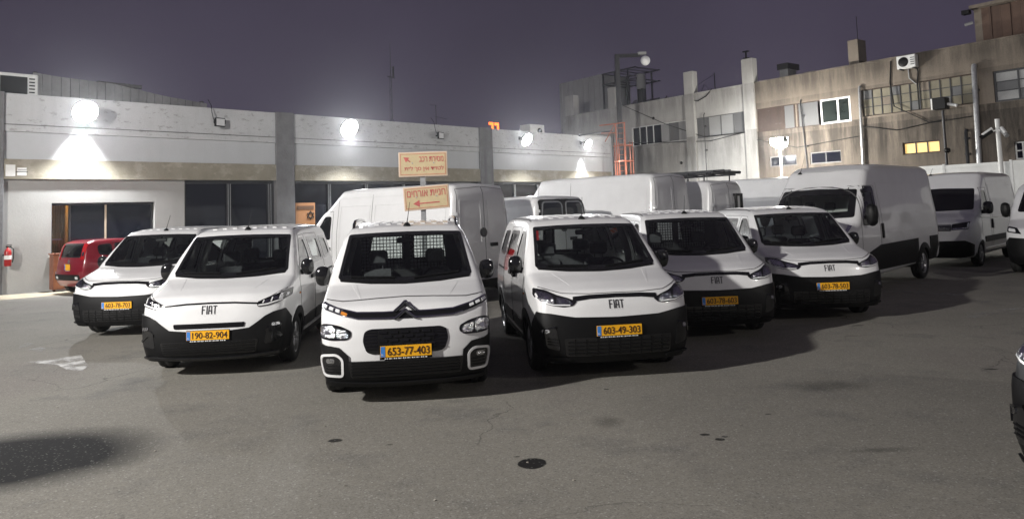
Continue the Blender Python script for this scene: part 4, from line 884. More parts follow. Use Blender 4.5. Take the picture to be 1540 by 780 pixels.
# ---------------------------------------------------------------- the ground
def ground_material():
    M = bpy.data.materials.new('asphalt'); M.use_nodes = True; N, L = M.node_tree.nodes, M.node_tree.links; b = N['Principled BSDF']
    t = N.new('ShaderNodeTexCoord'); V = t.outputs['Object']
    def noise(sc, det=6, ro=.6, st=None):
        n = N.new('ShaderNodeTexNoise'); n.inputs['Scale'].default_value = sc; n.inputs['Detail'].default_value = det; n.inputs['Roughness'].default_value = ro
        if st: mp = N.new('ShaderNodeMapping'); mp.inputs['Scale'].default_value = st; L.new(V, mp.inputs[0]); L.new(mp.outputs[0], n.inputs['Vector'])
        else: L.new(V, n.inputs['Vector'])
        return n.outputs['Fac']
    def rg(f, a, c, lo=0., hi=1.):
        r = N.new('ShaderNodeMapRange'); r.inputs[1].default_value = a; r.inputs[2].default_value = c; r.inputs[3].default_value = lo; r.inputs[4].default_value = hi; L.new(f, r.inputs[0]); return r.outputs[0]
    def mixc(f, A, B, mode='MIX'):
        x = N.new('ShaderNodeMixRGB'); x.blend_type = mode
        if isinstance(f, float): x.inputs[0].default_value = f
        else: L.new(f, x.inputs[0])
        for i, v in ((1, A), (2, B)):
            if isinstance(v, tuple): x.inputs[i].default_value = (*v, 1)
            else: L.new(v, x.inputs[i])
        return x.outputs[0]
    def mul(a, b_):
        x = N.new('ShaderNodeMath'); x.operation = 'MULTIPLY'; L.new(a, x.inputs[0])
        if isinstance(b_, float): x.inputs[1].default_value = b_
        else: L.new(b_, x.inputs[1])
        return x.outputs[0]
    c = mixc(rg(noise(.22, 5), .35, .66), (.158, .149, .127), (.228, .215, .183))
    c = mixc(rg(noise(.9, 7, .7), .52, .72), c, (.095, .092, .086))                         # worn dark blotches
    c = mixc(mul(rg(noise(.35, 4, .5, (1, .5, 1)), .56, .70), .5), c, (.165, .140, .132))   # pinkish worn patches
    v = N.new('ShaderNodeTexVoronoi'); v.inputs['Scale'].default_value = 95; L.new(V, v.inputs['Vector'])   # aggregate, stone by stone
    sep = N.new('ShaderNodeSeparateColor'); L.new(v.outputs['Color'], sep.inputs[0])
    c = mixc(rg(noise(22, 4, .7), .25, .75), mixc(.16, c, (0., 0., 0.)), mixc(.10, c, (.5, .49, .46)))
    c = mixc(mul(rg(sep.outputs[0], .0, 1.), .55), c, mixc(sep.outputs[1], (.05, .05, .048), (.27, .265, .25)))
    v2 = N.new('ShaderNodeTexVoronoi'); v2.inputs['Scale'].default_value = 85; L.new(V, v2.inputs['Vector'])
    s2 = N.new('ShaderNodeSeparateColor'); L.new(v2.outputs['Color'], s2.inputs[0])
    c = mixc(rg(s2.outputs[2], .96, .99, 0., .7), c, mixc(s2.outputs[0], (.24, .235, .22), (.42, .41, .39)))
    # cracks
    ck = N.new('ShaderNodeTexVoronoi'); ck.feature = 'DISTANCE_TO_EDGE'; ck.inputs['Scale'].default_value = .33
    wv = N.new('ShaderNodeVectorMath'); wv.operation = 'ADD'; nn = N.new('ShaderNodeTexNoise'); nn.inputs['Scale'].default_value = 1.1; nn.inputs['Detail'].default_value = 6; L.new(V, nn.inputs['Vector']); L.new(V, wv.inputs[0]); L.new(nn.outputs['Color'], wv.inputs[1]); L.new(wv.outputs[0], ck.inputs['Vector'])
    c = mixc(mul(mul(rg(ck.outputs['Distance'], .004, .0), rg(noise(.25, 3), .50, .58)), .75), c, (.035, .034, .032))
    # broad soft-edged dark patch, oily drips and a round stain, each with its own outline
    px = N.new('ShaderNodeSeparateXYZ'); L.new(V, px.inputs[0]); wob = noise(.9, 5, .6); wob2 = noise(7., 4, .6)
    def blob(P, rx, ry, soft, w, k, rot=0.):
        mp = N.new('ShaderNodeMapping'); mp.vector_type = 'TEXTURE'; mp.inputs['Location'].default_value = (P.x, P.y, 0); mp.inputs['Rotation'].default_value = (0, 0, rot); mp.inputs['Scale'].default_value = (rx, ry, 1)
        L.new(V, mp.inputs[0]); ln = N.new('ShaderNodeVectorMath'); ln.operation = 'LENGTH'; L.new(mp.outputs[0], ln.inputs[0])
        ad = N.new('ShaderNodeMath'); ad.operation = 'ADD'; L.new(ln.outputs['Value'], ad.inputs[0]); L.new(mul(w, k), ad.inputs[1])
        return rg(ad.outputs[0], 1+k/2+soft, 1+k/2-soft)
    dark_spots = [(blob(at_z(20, 690, 0), 1.02, .80, .26, wob, .5, .12), .94), (blob(at_z(800, 696, 0), .112, .125, .05, wob2, .35), .92)]
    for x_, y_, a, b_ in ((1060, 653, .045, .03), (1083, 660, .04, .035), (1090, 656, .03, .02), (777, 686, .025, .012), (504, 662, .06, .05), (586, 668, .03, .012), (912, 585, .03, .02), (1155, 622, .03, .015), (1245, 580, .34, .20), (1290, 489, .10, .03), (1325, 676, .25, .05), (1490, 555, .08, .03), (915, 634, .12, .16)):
        big = max(a, b_) > .1; dark_spots.append((blob(at_z(x_, y_, 0), a, b_, .5 if big else .12, wob2, .5), .35 if big else .85))
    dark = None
    for f, k in dark_spots:
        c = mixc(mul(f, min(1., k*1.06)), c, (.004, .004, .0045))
    c = mixc(rg(s2.outputs[2], .955, .99, 0., .45), c, (.24, .235, .22))
    bp = N.new('ShaderNodeBump'); bp.inputs['Strength'].default_value = .35; bp.inputs['Distance'].default_value = .012; L.new(sep.outputs[0], bp.inputs['Height']); L.new(bp.outputs[0], b.inputs['Normal'])
    L.new(c, b.inputs['Base Color']); b.inputs['Roughness'].default_value = .82; b.inputs['Specular IOR Level'].default_value = .28
    return M
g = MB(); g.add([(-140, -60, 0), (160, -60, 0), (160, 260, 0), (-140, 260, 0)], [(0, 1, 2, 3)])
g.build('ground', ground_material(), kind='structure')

def worn_paint(name, col, amount):
    M = bpy.data.materials.new(name); M.use_nodes = True; N, L = M.node_tree.nodes, M.node_tree.links; b = N['Principled BSDF']; b.inputs['Base Color'].default_value = (*col, 1); b.inputs['Roughness'].default_value = .7
    t = N.new('ShaderNodeTexCoord'); n = N.new('ShaderNodeTexNoise'); n.inputs['Scale'].default_value = 3.2; n.inputs['Detail'].default_value = 9; n.inputs['Roughness'].default_value = .62; L.new(t.outputs['Object'], n.inputs['Vector'])
    r = N.new('ShaderNodeMapRange'); r.inputs[1].default_value = amount; r.inputs[2].default_value = amount+.28; L.new(n.outputs['Fac'], r.inputs[0]); L.new(r.outputs[0], b.inputs['Alpha']); return M
WORN = worn_paint('worn_white_marking', (.55, .55, .54), .36); FAINT = worn_paint('faint_marking', (.34, .34, .33), .46)
def flat(name, pix, mt, z=.004, kind='structure'):
    P = [at_z(x, y, z) for x, y in pix]; mb = MB(); mb.add(P, [tuple(range(len(P)-1, -1, -1))]); o = mb.build(name, mt, kind=kind)
    if o.data.polygons[0].normal.z < 0: o.data.flip_normals()
    return o
flat('worn_road_marking', [(38, 544), (80, 540), (122, 533), (127, 541), (132, 550), (124, 557), (100, 555), (86, 548)], WORN)
flat('worn_road_marking', [(22, 520), (44, 515), (70, 524), (60, 530)], FAINT)
flat('parking_line', [(1318, 438), (1325, 434.5), (1450, 441.5), (1452, 445)], FAINT); flat('parking_line', [(1300, 424), (1306, 420), (1392, 424), (1392, 427)], FAINT)
flat('parking_line', [(1395, 391), (1440, 390), (1440, 394), (1395, 395)], FAINT); flat('parking_line', [(1472, 383), (1512, 382), (1512, 384), (1472, 385.5)], FAINT)
flat('parking_line', [(1452, 473), (1540, 459), (1540, 463), (1462, 480)], FAINT)
flat('dusty_kerb_strip', [(0, 451), (115, 441.5), (115, 436.5), (0, 444)], mat('sandy_dust', (.40, .35, .26), .9, vary=.3, vscale=3), .005)

# ---------------------------------------------------------------- walls with openings (local frame of a facade: y = 0 is its face, -y towards the yard)
def wall_mesh(x0, x1, z0, z1, holes, depth=.2, y=0):
    xs = sorted({x0, x1, *[h[0] for h in holes], *[h[1] for h in holes]}); zs = sorted({z0, z1, *[h[2] for h in holes], *[h[3] for h in holes]}); mb = MB()
    xs = [a for a in xs if x0 <= a <= x1]; zs = [a for a in zs if z0 <= a <= z1]
    for a, b in zip(xs, xs[1:]):
        for c, d in zip(zs, zs[1:]):
            if any(h[0] <= (a+b)/2 <= h[1] and h[2] <= (c+d)/2 <= h[3] for h in holes): continue
            mb.add([(a, y, c), (b, y, c), (b, y, d), (a, y, d)], [(0, 1, 2, 3)])
    for a, b, c, d in holes:
        D = y+depth; mb.add([(a, y, c), (a, D, c), (a, D, d), (a, y, d)], [(0, 1, 2, 3)]); mb.add([(b, y, c), (b, y, d), (b, D, d), (b, D, c)], [(0, 1, 2, 3)])
        mb.add([(a, y, c), (b, y, c), (b, D, c), (a, D, c)], [(0, 1, 2, 3)]); mb.add([(a, y, d), (a, D, d), (b, D, d), (b, y, d)], [(0, 1, 2, 3)])
    return mb
def child(name, mb, mt, par, label=None): return mb.build(name, mt, par, label=label)

# ---------------------------------------------------------------- the long workshop on the left
BL = thing('workshop_building', 'long low workshop with a peeling white parapet, beige band and dark glazing behind the vans', 'building', LW.o, LW.a)
ZB, ZT, ZP = 3.466, 4.078, 6.087; ZS = 4.92
xp = lambda px, py=260: LW(px, py)[0]
X0, X1 = -.9, xp(917, 230)
pil = [(xp(-10), xp(4.5)), (xp(414), xp(441.5)), (xp(721), xp(740.5))]
spans = [(pil[0][1], pil[1][0]), (pil[1][1], pil[2][0]), (pil[2][1], X1)]
bx = lambda *a, **k: MB().box(*a, **k)
for a, b in pil: child('pillar', bx(a, b, -.10, .40, 0, ZP+.03, bev=.015), CONC, BL)
for a, b in spans:
    child('parapet', bx(a, b, -.035, .25, ZS, ZP), PARAPET, BL)
    child('fascia', bx(a, b, 0, .25, ZT, ZS-.012), FASCIA, BL)
    child('stone_beam', bx(a-(.25 if a < 1 else 0), b, -.07, .30, ZB, ZT-.004), BEAM, BL)
    child('groove_shade_strip', bx(a, b, -.052, -.036, ZS+.20, ZS+.225), mat('groove_shade', (.12, .12, .12), .9, vary=.5, vscale=3), BL)  # raised dark strip; the groove's shade is put into its colour
child('roof', bx(pil[0][0], X1, .26, 13, 5.3, 5.45), CONC, BL)
child('end_wall', bx(X1+.002, X1+.25, .0, 13, 0, ZP-.01), FASCIA, BL)
child('back_wall', bx(pil[0][0], X1, 13, 13.2, 0, 5.5), CONC, BL); child('side_wall', bx(pil[0][0]-.2, pil[0][0]-.003, .0, 13, 0, 5.5), CONC, BL)
# plastered bay with the office window
wx0, wz1 = LW(78.5, 305.5); wx1, _ = LW(234, 305.5); wz0 = LW(80, 384)[1]; px1 = xp(278.5)
child('plaster_wall', wall_mesh(pil[0][1], px1, 0, ZB-.003, [(wx0, wx1, wz0, wz1)], .3, .06), PLASTER, BL)
win = child('office_window', MB().box(wx0+.001, wx1-.001, .22, .30, wz1-.07, wz1-.001).box(wx0+.001, wx1-.001, .22, .30, wz0+.001, wz0+.05), STEELD, BL)
for x in (wx0+.03, xp(97+11, 340), (wx0+wx1)/2+.05, wx1-.05): child('mullion', bx(x-.028, x+.028, .215, .305, wz0+.051, wz1-.071), STEELD if x != (wx0+wx1)/2+.05 else mat('tan_frame', (.42, .34, .25), .6, vary=.1), win)
mull = [wx0+.03, xp(108, 340), (wx0+wx1)/2+.05, wx1-.05]
for i, (a, b) in enumerate(zip(mull, mull[1:])): child('pane', bx(a+.029, b-.029, .25, .262, wz0+.051, wz1-.071), GLASS if i == 0 else WALLG, win)
child('window_sill', bx(wx0-.08, wx1+.08, -.03, .20, wz0-.06, wz0-.002), PLWHITE, BL)
# lit corner of the office behind the first pane
rm = child('office_interior', MB().box(wx0-.5, mull[1]+.5, 1.6, 1.65, .2, 3.2).box(wx0-.55, wx0-.5, .32, 1.6, .2, 3.2).box(mull[1]+.5, mull[1]+.55, .32, 1.6, .2, 3.2).box(wx0-.5, mull[1]+.5, .32, 1.6, 3.2, 3.25).box(wx0-.5, mull[1]+.5, .32, 1.6, .1, .15), mat('office_wall', (.52, .36, .18), .8, vary=.2), BL)
child('curtain', [b.tube([(mull[1]-.12+.075*k-.25, .62, .2), (mull[1]-.12+.075*k-.25, .62, 3.1)], .05, 8) for b in [MB()] for k in range(5)][-1], mat('curtain_cloth', (.60, .42, .18), .85, vary=.2), BL)
lamp('office_ceiling_light', 'POINT', LW.world((wx0+mull[1])/2, .9, 2.9), (0, 0, -1), 45, (1, .70, .34), .12)
child('shelf', MB().box(wx0-.3, wx0+.4, .5, .9, 1.55, 1.6).box(wx0-.1, wx0+.1, .55, .75, 1.6, 1.85), PLWHITE, BL)
# glazed bays
def glazed(a, b, cuts):
    f = child('glazed_bay', MB().box(a+.002, b-.002, .16, .30, ZB-.12, ZB-.004).box(a+.002, b-.002, .16, .30, .01, .16), STEELD, BL)
    c = [a]+cuts+[b]
    for x in c: child('mullion', bx(max(a+.002, x-.075), min(b-.002, x+.075), .14, .31, .161, ZB-.121), STEELD, f); 
    for x in cuts: child('mullion_edge', MB().box(x-.05, x-.03, .118, .139, .17, ZB-.13).box(x+.035, x+.055, .118, .139, .17, ZB-.13), GALV, f)
    for x, y in zip(c, c[1:]): child('pane', bx(x+.076, y-.076, .22, .24, .161, ZB-.121), WALLG, f)
    child('dark_room', bx(a, b, .9, .95, 0, ZB), mat('dark_interior', (.012, .012, .016), .9, vary=.2), f)
glazed(px1+.002, pil[1][0]-.002, [xp(347, 285), xp(408, 285)])
glazed(pil[1][1]+.002, pil[2][0]-.002, [xp(p, 280) for p in (498, 554, 610, 664)])
glazed(pil[2][1]+.002, X1-.05, [xp(p, 285) for p in (777, 812, 846, 880)])

# notices and fittings on the workshop wall
for x0, x1, y0, y1, lb in ((8.5, 23, 247.5, 265, 'larger white paper notice stuck on the beige band at the end pillar'), (26, 40, 252, 264, 'smaller white paper notice with a dark line, on the beige band')):
    a, z1 = LW(x0, y0, .08); b, z0 = LW(x1, y1, .08); t = thing('paper_notice', lb, 'notice', LW.world((a+b)/2, -.071, (z0+z1)/2), LW.a, 'paper notices on the beige band')
    bx(-(b-a)/2, (b-a)/2, -.006, 0, -(z1-z0)/2, (z1-z0)/2).build('sheet', PLWHITE, t)
    if x0 > 20: MB().box(-.16, .16, -.0085, -.0065, -.02, .0).box(-.10, .12, -.0085, -.0065, .04, .055).build('printed_line', BLACK, t)
def board():
    a, z1 = LW(446.5, 305, .05); b, z0 = LW(476, 331, .05); w, h = b-a, z1-z0+.5
    t = thing('orange_notice_board', 'orange board with dark band and six-pointed star, in the dark glazing', 'notice board', LW.world((a+b)/2, .08, z1-h), LW.a)
    bx(-w/2, w/2, -.03, .0, 0, h).build('board', WOODO, t); bx(-w/2+.06, w/2-.06, -.042, -.031, h-.26, h-.12).build('dark_band', mat('brown_band', (.12, .06, .03), .6, vary=.1), t)
    st = MB()
    for s_ in (1, -1):
        P = [(.22+.17*math.cos(math.radians(90*s_+120*k)), h-.50+.17*math.sin(math.radians(90*s_+120*k))) for k in range(4)]
        for p, q in zip(P, P[1:]): st.tube([(p[0], -.036-.004*(s_ > 0), p[1]), (q[0], -.036-.004*(s_ > 0), q[1])], .014, 5)
    st.build('star_emblem', BLACK, t)
board()
def extinguisher():
    x, z = LW(11, 385, .2); t = thing('fire_extinguisher', 'red fire extinguisher with a white label hung on the plaster wall by the end pillar', 'fire extinguisher', LW.world(x+.02, -.16, z-.30), LW.a)
    MB().lathe([(0, 0), (.085, .0), (.095, .03), (.095, .42), (.07, .49), (.03, .52), (.03, .56), (0, .56)], (0, 0, 0), (0, 0, 1), 18).build('cylinder', mat('extinguisher_red', (.33, .015, .015), .3, vary=.1), t)
    MB().lathe([(.097, .20), (.097, .32)], (0, 0, 0), (0, 0, 1), 18).build('label', PLWHITE, t)
    MB().box(-.05, .09, -.02, .02, .56, .60).box(-.03, .10, -.015, .015, .62, .64).build('handle', BLACK, t); MB().tube([(.05, 0, .58), (.14, -.02, .50), (.14, -.03, .25), (.11, -.03, .10)], .014, 7).build('hose', BLACK, t)
    bx(-.12, .12, .10, .16, .3, .36).build('bracket', STEELD, t)
extinguisher()
def cabinet():
    P = at_z(99, 437, 0); t = thing('wooden_cabinet', 'small brown wooden cabinet against the wall behind the red hatchback', 'cabinet', (P.x, P.y-.1, 0), LW.a)
    bx(-.30, .30, -.02, .40, .06, 1.12).build('carcass', mat('brown_wood', (.24, .09, .05), .6, vary=.3, vscale=5), t)
    for x in (-.15, .15): bx(x-.135, x+.135, -.04, -.021, .10, 1.08).build('door', mat('brown_wood_door', (.30, .12, .06), .55, vary=.25, vscale=5), t)
    bx(-.33, .33, -.06, .44, 1.121, 1.16).build('top', mat('brown_wood'  , (.24, .09, .05)), t)
    for x in (-.26, .26):
        bx(x-.03, x+.03, 0, .06, 0, .059).build('leg', BLACK, t)
cabinet()

# floodlights on the parapet: lit ones with round discs widened to stand for glare, and small square ones that are off
def round_flood(px, py, label, energy, r=.235, out=1.0, gap=.16, downs=()):
    x, z = LW(px, py, .55); P = LW.world(x, -.55, z); t = thing('wall_floodlight', label, 'floodlight', P, LW.a, 'lit floodlights along the parapet')
    ax = Vector((0.05, -1, -.55)).normalized()
    MB().lathe([(0, -.20), (r*.5, -.19), (r*.9, -.08), (r, 0), (r, .03), (r*.94, .03)], (0, 0, 0), ax, 24).build('housing', STEELD, t)
    MB().lathe([(r*.94, .022), (r*.9, .05), (r*.5, .10), (0, .115)], (0, 0, 0), ax, 24).build('lens', LIT, t)
    MB().tube([(0, .51, .12), (0, .20, .16), (0, .04, .06)], .022, 7).build('bracket_arm', STEELD, t); bx(-.07, .07, .49, .512, .03, .2).build('mounting_plate', STEELD, t)
    for dn in downs: lamp('floodlight_wall_wash', 'SPOT', P+LW.n*.22+Vector((0, 0, -r+.1)), LW.n*.10+Vector((0, 0, -1.0)), dn[0], (.98, .99, 1), .06, dn[1], .55)
    lamp('floodlight_spill', 'POINT', P+LW.n*.12+Vector((0, 0, r+.10)), (0, 0, -1), energy*.0035, (.97, .985, 1), .05)
    lamp('floodlight_beam', 'SPOT', P+LW.n*gap+Vector((0, 0, -r-.05)), LW.n*-out+Vector((0, 0, -1.0)), energy, (.96, .98, 1), .10, 2.75, .25)
round_flood(128, 168, 'brilliant glare-sized round floodlight on the parapet above the office window', 2000, .40, 1.1, -.1, ((2600, 1.35),))
round_flood(525, 193, 'brilliant glare-sized round floodlight on the parapet just right of the first grey pillar', 2200, .42, 1.3, -.1)
round_flood(792, 210, 'lit glare-sized round floodlight between the second grey pillar and the workshop corner', 2000, .36, 1.3, -.1)
round_flood(884, 217, 'farthest and smallest lit glare-sized floodlight, close to the workshop corner by the orange ladder', 1500, .30, 1.1, -.1, ((1300, .8),))
def square_flood(px, py, label, lx=0):
    x, z = LW(px, py, .25); t = thing('square_floodlight', label, 'floodlight', LW.world(x, -.25, z), LW.a+.25, 'unlit square floodlights on the parapet')
    h = MB().box(-.21, .21, -.03, .06, -.16, .16, bev=.012); h.build('housing', BLACK, t); bx(-.175, .175, -.038, -.031, -.125, .125).build('lens', LENS_OFF, t)
    for x_ in (-.225, .225): bx(x_-.014, x_+.014, -.01, .05, -.05, .10).build('bracket_arm', BLACK, t)
    MB().tube([(-.20, .10, .1), (-.22, .16, .35), (-.20, .22, .62), (-.2, .4, .85)], .014, 6).build('cable', BLACK, t); bx(-.08, .08, .06, .24, -.03, .04).build('wall_arm', BLACK, t)
square_flood(331, 184, 'unlit square floodlight hanging from a cable, between the office bay and first pillar')
square_flood(663, 204, 'unlit square floodlight under the small roof aerial, above the yellow signs')

# on the workshop roof
def condenser():
    a, z0 = LW(0, 141, -.4); b, z1 = LW(56, 114, -.4); t = thing('air_conditioner', 'large pale air conditioner with a dark grille on the roof corner above the end pillar', 'air conditioner', LW.world(xp(26, 128)-.1, .9, ZP-.75), LW.a); w, h = 1.75, 1.55
    MB().box(-w/2, w/2, 0, .8, 0, h, bev=.03).build('casing', ALU, t); bx(-w*.10, w*.32, -.02, -.003, h*.52, h*.93).build('grille', BLACK, t)
    for z in np.linspace(h*.55, h*.90, 6): bx(w*.35, w*.44, -.02, -.003, z-.022, z+.022).build('louvre', BLACK, t)
    for x in (-.6, .6): bx(x-.05, x+.05, .1, .7, -.15, -.001).build('foot', STEELD, t)
condenser()
def back_roof():
    # pitched grey sheet roof of the hall behind, seen over the parapet
    P = [LW.world(-2.2, 7, 0), ]; t = thing('shed_roof', 'dark grey sloping sheet roof rising behind the parapet beside the air conditioner', 'roof', LW.world(0, 6, 0), LW.a)
    q = lambda px, py: (lambda r_: (r_[0], r_[1]))(LW(px, py, -6))
    pts = [q(48, 140), q(50, 109), q(92, 116), q(170, 126), q(250, 145), q(312, 156), q(312, 163)]
    for i in range(len(pts)-2):
        a, b = pts[i+0] if i else (pts[0][0], pts[1][1]), pts[i+1]
    xs = np.linspace(pts[1][0], pts[-1][0], 22); zt = np.interp(xs, [p[0] for p in pts[1:]], [p[1] for p in pts[1:]])
    for i, (x0, x1) in enumerate(zip(xs, xs[1:])):
        z0, z1 = zt[i], zt[i+1]; mb = MB(); mb.add([(x0, 0, 4.5), (x1-.02, 0, 4.5), (x1-.02, 0, z1), (x0, 0, z0), (x0, 6, 4.5), (x1-.02, 6, 4.5), (x1-.02, 6, z1-1.5), (x0, 6, z0-1.5)], [(0, 1, 2, 3), (3, 2, 6, 7), (5, 4, 7, 6), (1, 5, 6, 2), (4, 0, 3, 7)])
        mb.build('roof_sheet', mat('dark_roof_sheet', (.20, .20, .205), .8, vary=.35, vscale=.8), t)
    for px, py in ((158, 124), (165, 125), (172, 125.5), (180, 126.5), (188, 127.5), (197, 128), (206, 129.5)):
        x, z = q(px, py); bx(x-.28, x+.28, .1, .5, z-.05, z+.05, rz=.3*math.sin(px)).build('loose_tile', mat('rubble_dark', (.05, .05, .05), .9, vary=.4), t)
    for px, py in ((55, 108.5), (247, 144.5), (306, 153)): x, z = q(px, py); MB().lathe([(.10, 0), (.09, .08), (0, .1)], (x, .2, z-.05), (0, 0, 1), 10).build('ridge_cap', mat('rubble_dark', (.05, .05, .05)), t)
back_roof()
def mast(px, y0, y1, off, label, kind):
    x, z = LW(px, y1, -off); z1 = LW(px, y0, -off)[1]; zb = ZP-.8; t = thing(kind, label, 'antenna', LW.world(x, off, zb), LW.a); return t, z1-zb
t, h = mast(589, 66, 182, 9, 'tall thin lattice radio mast with a guy wire, beyond the workshop roof', 'radio_mast')
for k in range(3): MB().tube([(.10*math.cos(2.1*k), .10*math.sin(2.1*k), 0), (.07*math.cos(2.1*k), .07*math.sin(2.1*k), h*.72)], .012, 5).build('mast_leg', STEELD, t)
MB().tube([(0, 0, h*.70), (0, 0, h)], [.03, .012], 6).build('whip', STEELD, t)
for i in range(16): MB().tube([(.09*math.cos(2.1*(i % 3)), .10*math.sin(2.1*(i % 3)), h*.70*i/16), (.09*math.cos(2.1*(i % 3+1)), .09*math.sin(2.1*(i % 3+1)), h*.70*(i+1)/16)], .012, 4).build('brace', STEELD, t)
MB().tube([(-.25, 0, h*.71), (.3, 0, h*.70)], .03, 6).build('crossbar', STEELD, t); bx(.15, .23, -.05, .05, h*.70, h*.80).build('receiver_box', STEELD, t)
MB().tube([(0, 0, h*.36), (1.9, .2, .2)], .014, 4).build('guy_wire', STEELD, t)
t, h = mast(656, 158, 186, .6, 'small roof aerial with two crossed rods above a square floodlight', 'roof_aerial')
MB().tube([(0, 0, 0), (0, 0, h)], .02, 6).build('pole', STEELD, t); MB().tube([(-.35, 0, h-.03), (.12, .1, h)], .012, 5).build('rod', STEELD, t); MB().tube([(-.1, 0, h-.55), (.75, .1, h-.62)], .012, 5).build('rod', STEELD, t)
x, z = LW(741.5, 189, -6); t = thing('neon_sign', 'small glowing orange-red sign of two letters above the workshop roofline', 'sign', LW.world(x, 6, 0), LW.a)
NEON = mat('neon_red', (.9, .2, .05), .4, emit=((1, .16, .02), 3.2)); hz = LW(741, 184.5, -6)[1]; lz = hz-.62
for x_ in (-.36, .10): MB().box(x_, x_+.34, -.06, 0, hz-.15, hz).box(x_+.23, x_+.34, -.061, -.001, lz, hz-.151).build('glowing_letter', NEON, t)
for x_ in (-.3, .3): bx(x_-.03, x_+.03, .0, .06, ZP-.8, lz+.2).build('sign_post', STEELD, t)
x, z = LW(808, 192, -2.5); t = thing('roof_unit', 'pale box unit on the workshop roof behind the third lit floodlight', 'roof unit', LW.world(x, 2.5, ZP-.7), LW.a); zt = LW(808, 187.5, -2.5)[1]-ZP+.7
MB().box(-.62, .62, 0, .8, 0, zt, bev=.02).build('casing', ALU, t); MB().lathe([(.2, 0), (.2, .01), (0, .012)], (.2, -.004, zt*.75), (0, -1, 0), 16).build('fan_grille', BLACK, t); bx(.64, 1.5, .1, .5, 0, zt*.55).build('vent_duct', GALV, t)
x, z = LW(895, 196, .1); t = thing('cable_tray', 'grey cable tray and pipe crossing the top of the workshop corner', 'pipe', LW.world(xp(868, 205), -.04, ZP-.05), LW.a); xe = X1-xp(868, 205)
MB().box(0, xe, -.08, .0, .04, .12).build('tray', GALV, t); MB().tube([(0, -.1, .02), (xe*.5, -.12, .25), (xe+.1, -.12, .42), (xe+.22, -.12, .3), (xe+.24, -.12, -1.5)], .04, 7).build('pipe', STEELD, t)
# ---------------------------------------------------------------- direction signs on their post
def arrow(mb, p, q, w, hd, y):
    p, q = Vector((p[0], 0, p[1])), Vector((q[0], 0, q[1])); d = (q-p).normalized(); n = Vector((-d.z, 0, d.x)); b = q-d*hd
    pts = [p+n*w, b+n*w, b+n*hd*.55, q, b-n*hd*.55, b-n*w, p-n*w]; k = [(v.x, y, v.z) for v in pts]; k2 = [(v.x, y+.004, v.z) for v in pts]
    m_ = len(k); mb.add(k+k2, [tuple(range(m_-1, -1, -1)), tuple(range(m_, 2*m_))]+[(i, (i+1) % m_, m_+(i+1) % m_, m_+i) for i in range(m_)]); return mb
SY = 12.9; pb = at_y(636, 330, SY); sa = math.radians(3)
post = thing('sign_post', 'grey square steel post carrying two yellow direction signs behind the chevron van', 'post', (pb.x+.01, SY+.04, 0), sa)
child('post_tube', bx(-.042, .042, -.03, .03, .012, at_y(636, 240, SY).z), GALV, post); child('base_plate', bx(-.12, .12, -.12, .12, 0, .011), STEELD, post)
def sign(px0, px1, py0, py1, tilt, lines, label, arr):
    a, b = at_y(px0, (py0+py1)/2, SY), at_y(px1, (py0+py1)/2, SY); w = b.x-a.x; zt, zb = at_y((px0+px1)/2, py0, SY).z, at_y((px0+px1)/2, py1, SY).z; h = zt-zb
    t = thing('direction_sign', label, 'sign', ((a.x+b.x)/2, SY-.02, (zt+zb)/2), sa, 'yellow direction signs on one post'); t.rotation_euler = (0, tilt, sa)
    bx(-w/2, w/2, -.012, .012, -h/2, h/2, bev=.006).build('sign_panel', SIGNE, t); bx(-w/2+.018, w/2-.018, -.016, -.0125, -h/2+.018, h/2-.018).build('sign_face', SIGNY, t)
    f = MB(); o = .032; th = .008
    f.box(-w/2+o, w/2-o, -.0185, -.0165, h/2-o-th, h/2-o).box(-w/2+o, w/2-o, -.0185, -.0165, -h/2+o, -h/2+o+th).box(-w/2+o, -w/2+o+th, -.0185, -.0165, -h/2+o+th, h/2-o-th).box(w/2-o-th, w/2-o, -.0185, -.0165, -h/2+o+th, h/2-o-th); f.build('sign_border', SIGNR, t)
    for tx, cx, cz, tw, thh in lines:
        l = link('sign_lettering', text_mesh(tx, SIGNR, height=thh*h, width=tw*w, thick=.0015, bold=.012), t); l.location = (cx*w, -.0182, cz*h)
    arrow(MB(), (arr[0]*w, arr[1]*h), (arr[2]*w, arr[3]*h), .010, arr[4], -.0195).build('sign_arrow', SIGNR, t)
    for x_ in (-.22*w, .22*w): MB().lathe([(.012, 0), (.010, .005), (0, .006)], (x_, -.0165, .02), (0, -1, 0), 10).build('screw', GALV, t)
heb = lambda q: q[::-1]
sign(600, 673, 228.5, 265.5, math.radians(0), [(heb('מסירת רכב'), .17, .20, .50, .22), (heb('לטו״ד אין סך ל״ת'), .02, -.19, .80, .22)], 'upper yellow sign with two rows of red Hebrew lettering and a slanting arrow', (-.26, .10, -.40, .30, .09))
sign(607.5, 676, 279.5, 315, math.radians(-3.2), [(heb('חניית אורחים'), 0, .20, .84, .27)], 'lower tilted yellow sign with one row of red Hebrew lettering and a left arrow', (.28, -.22, -.30, -.22, .11))

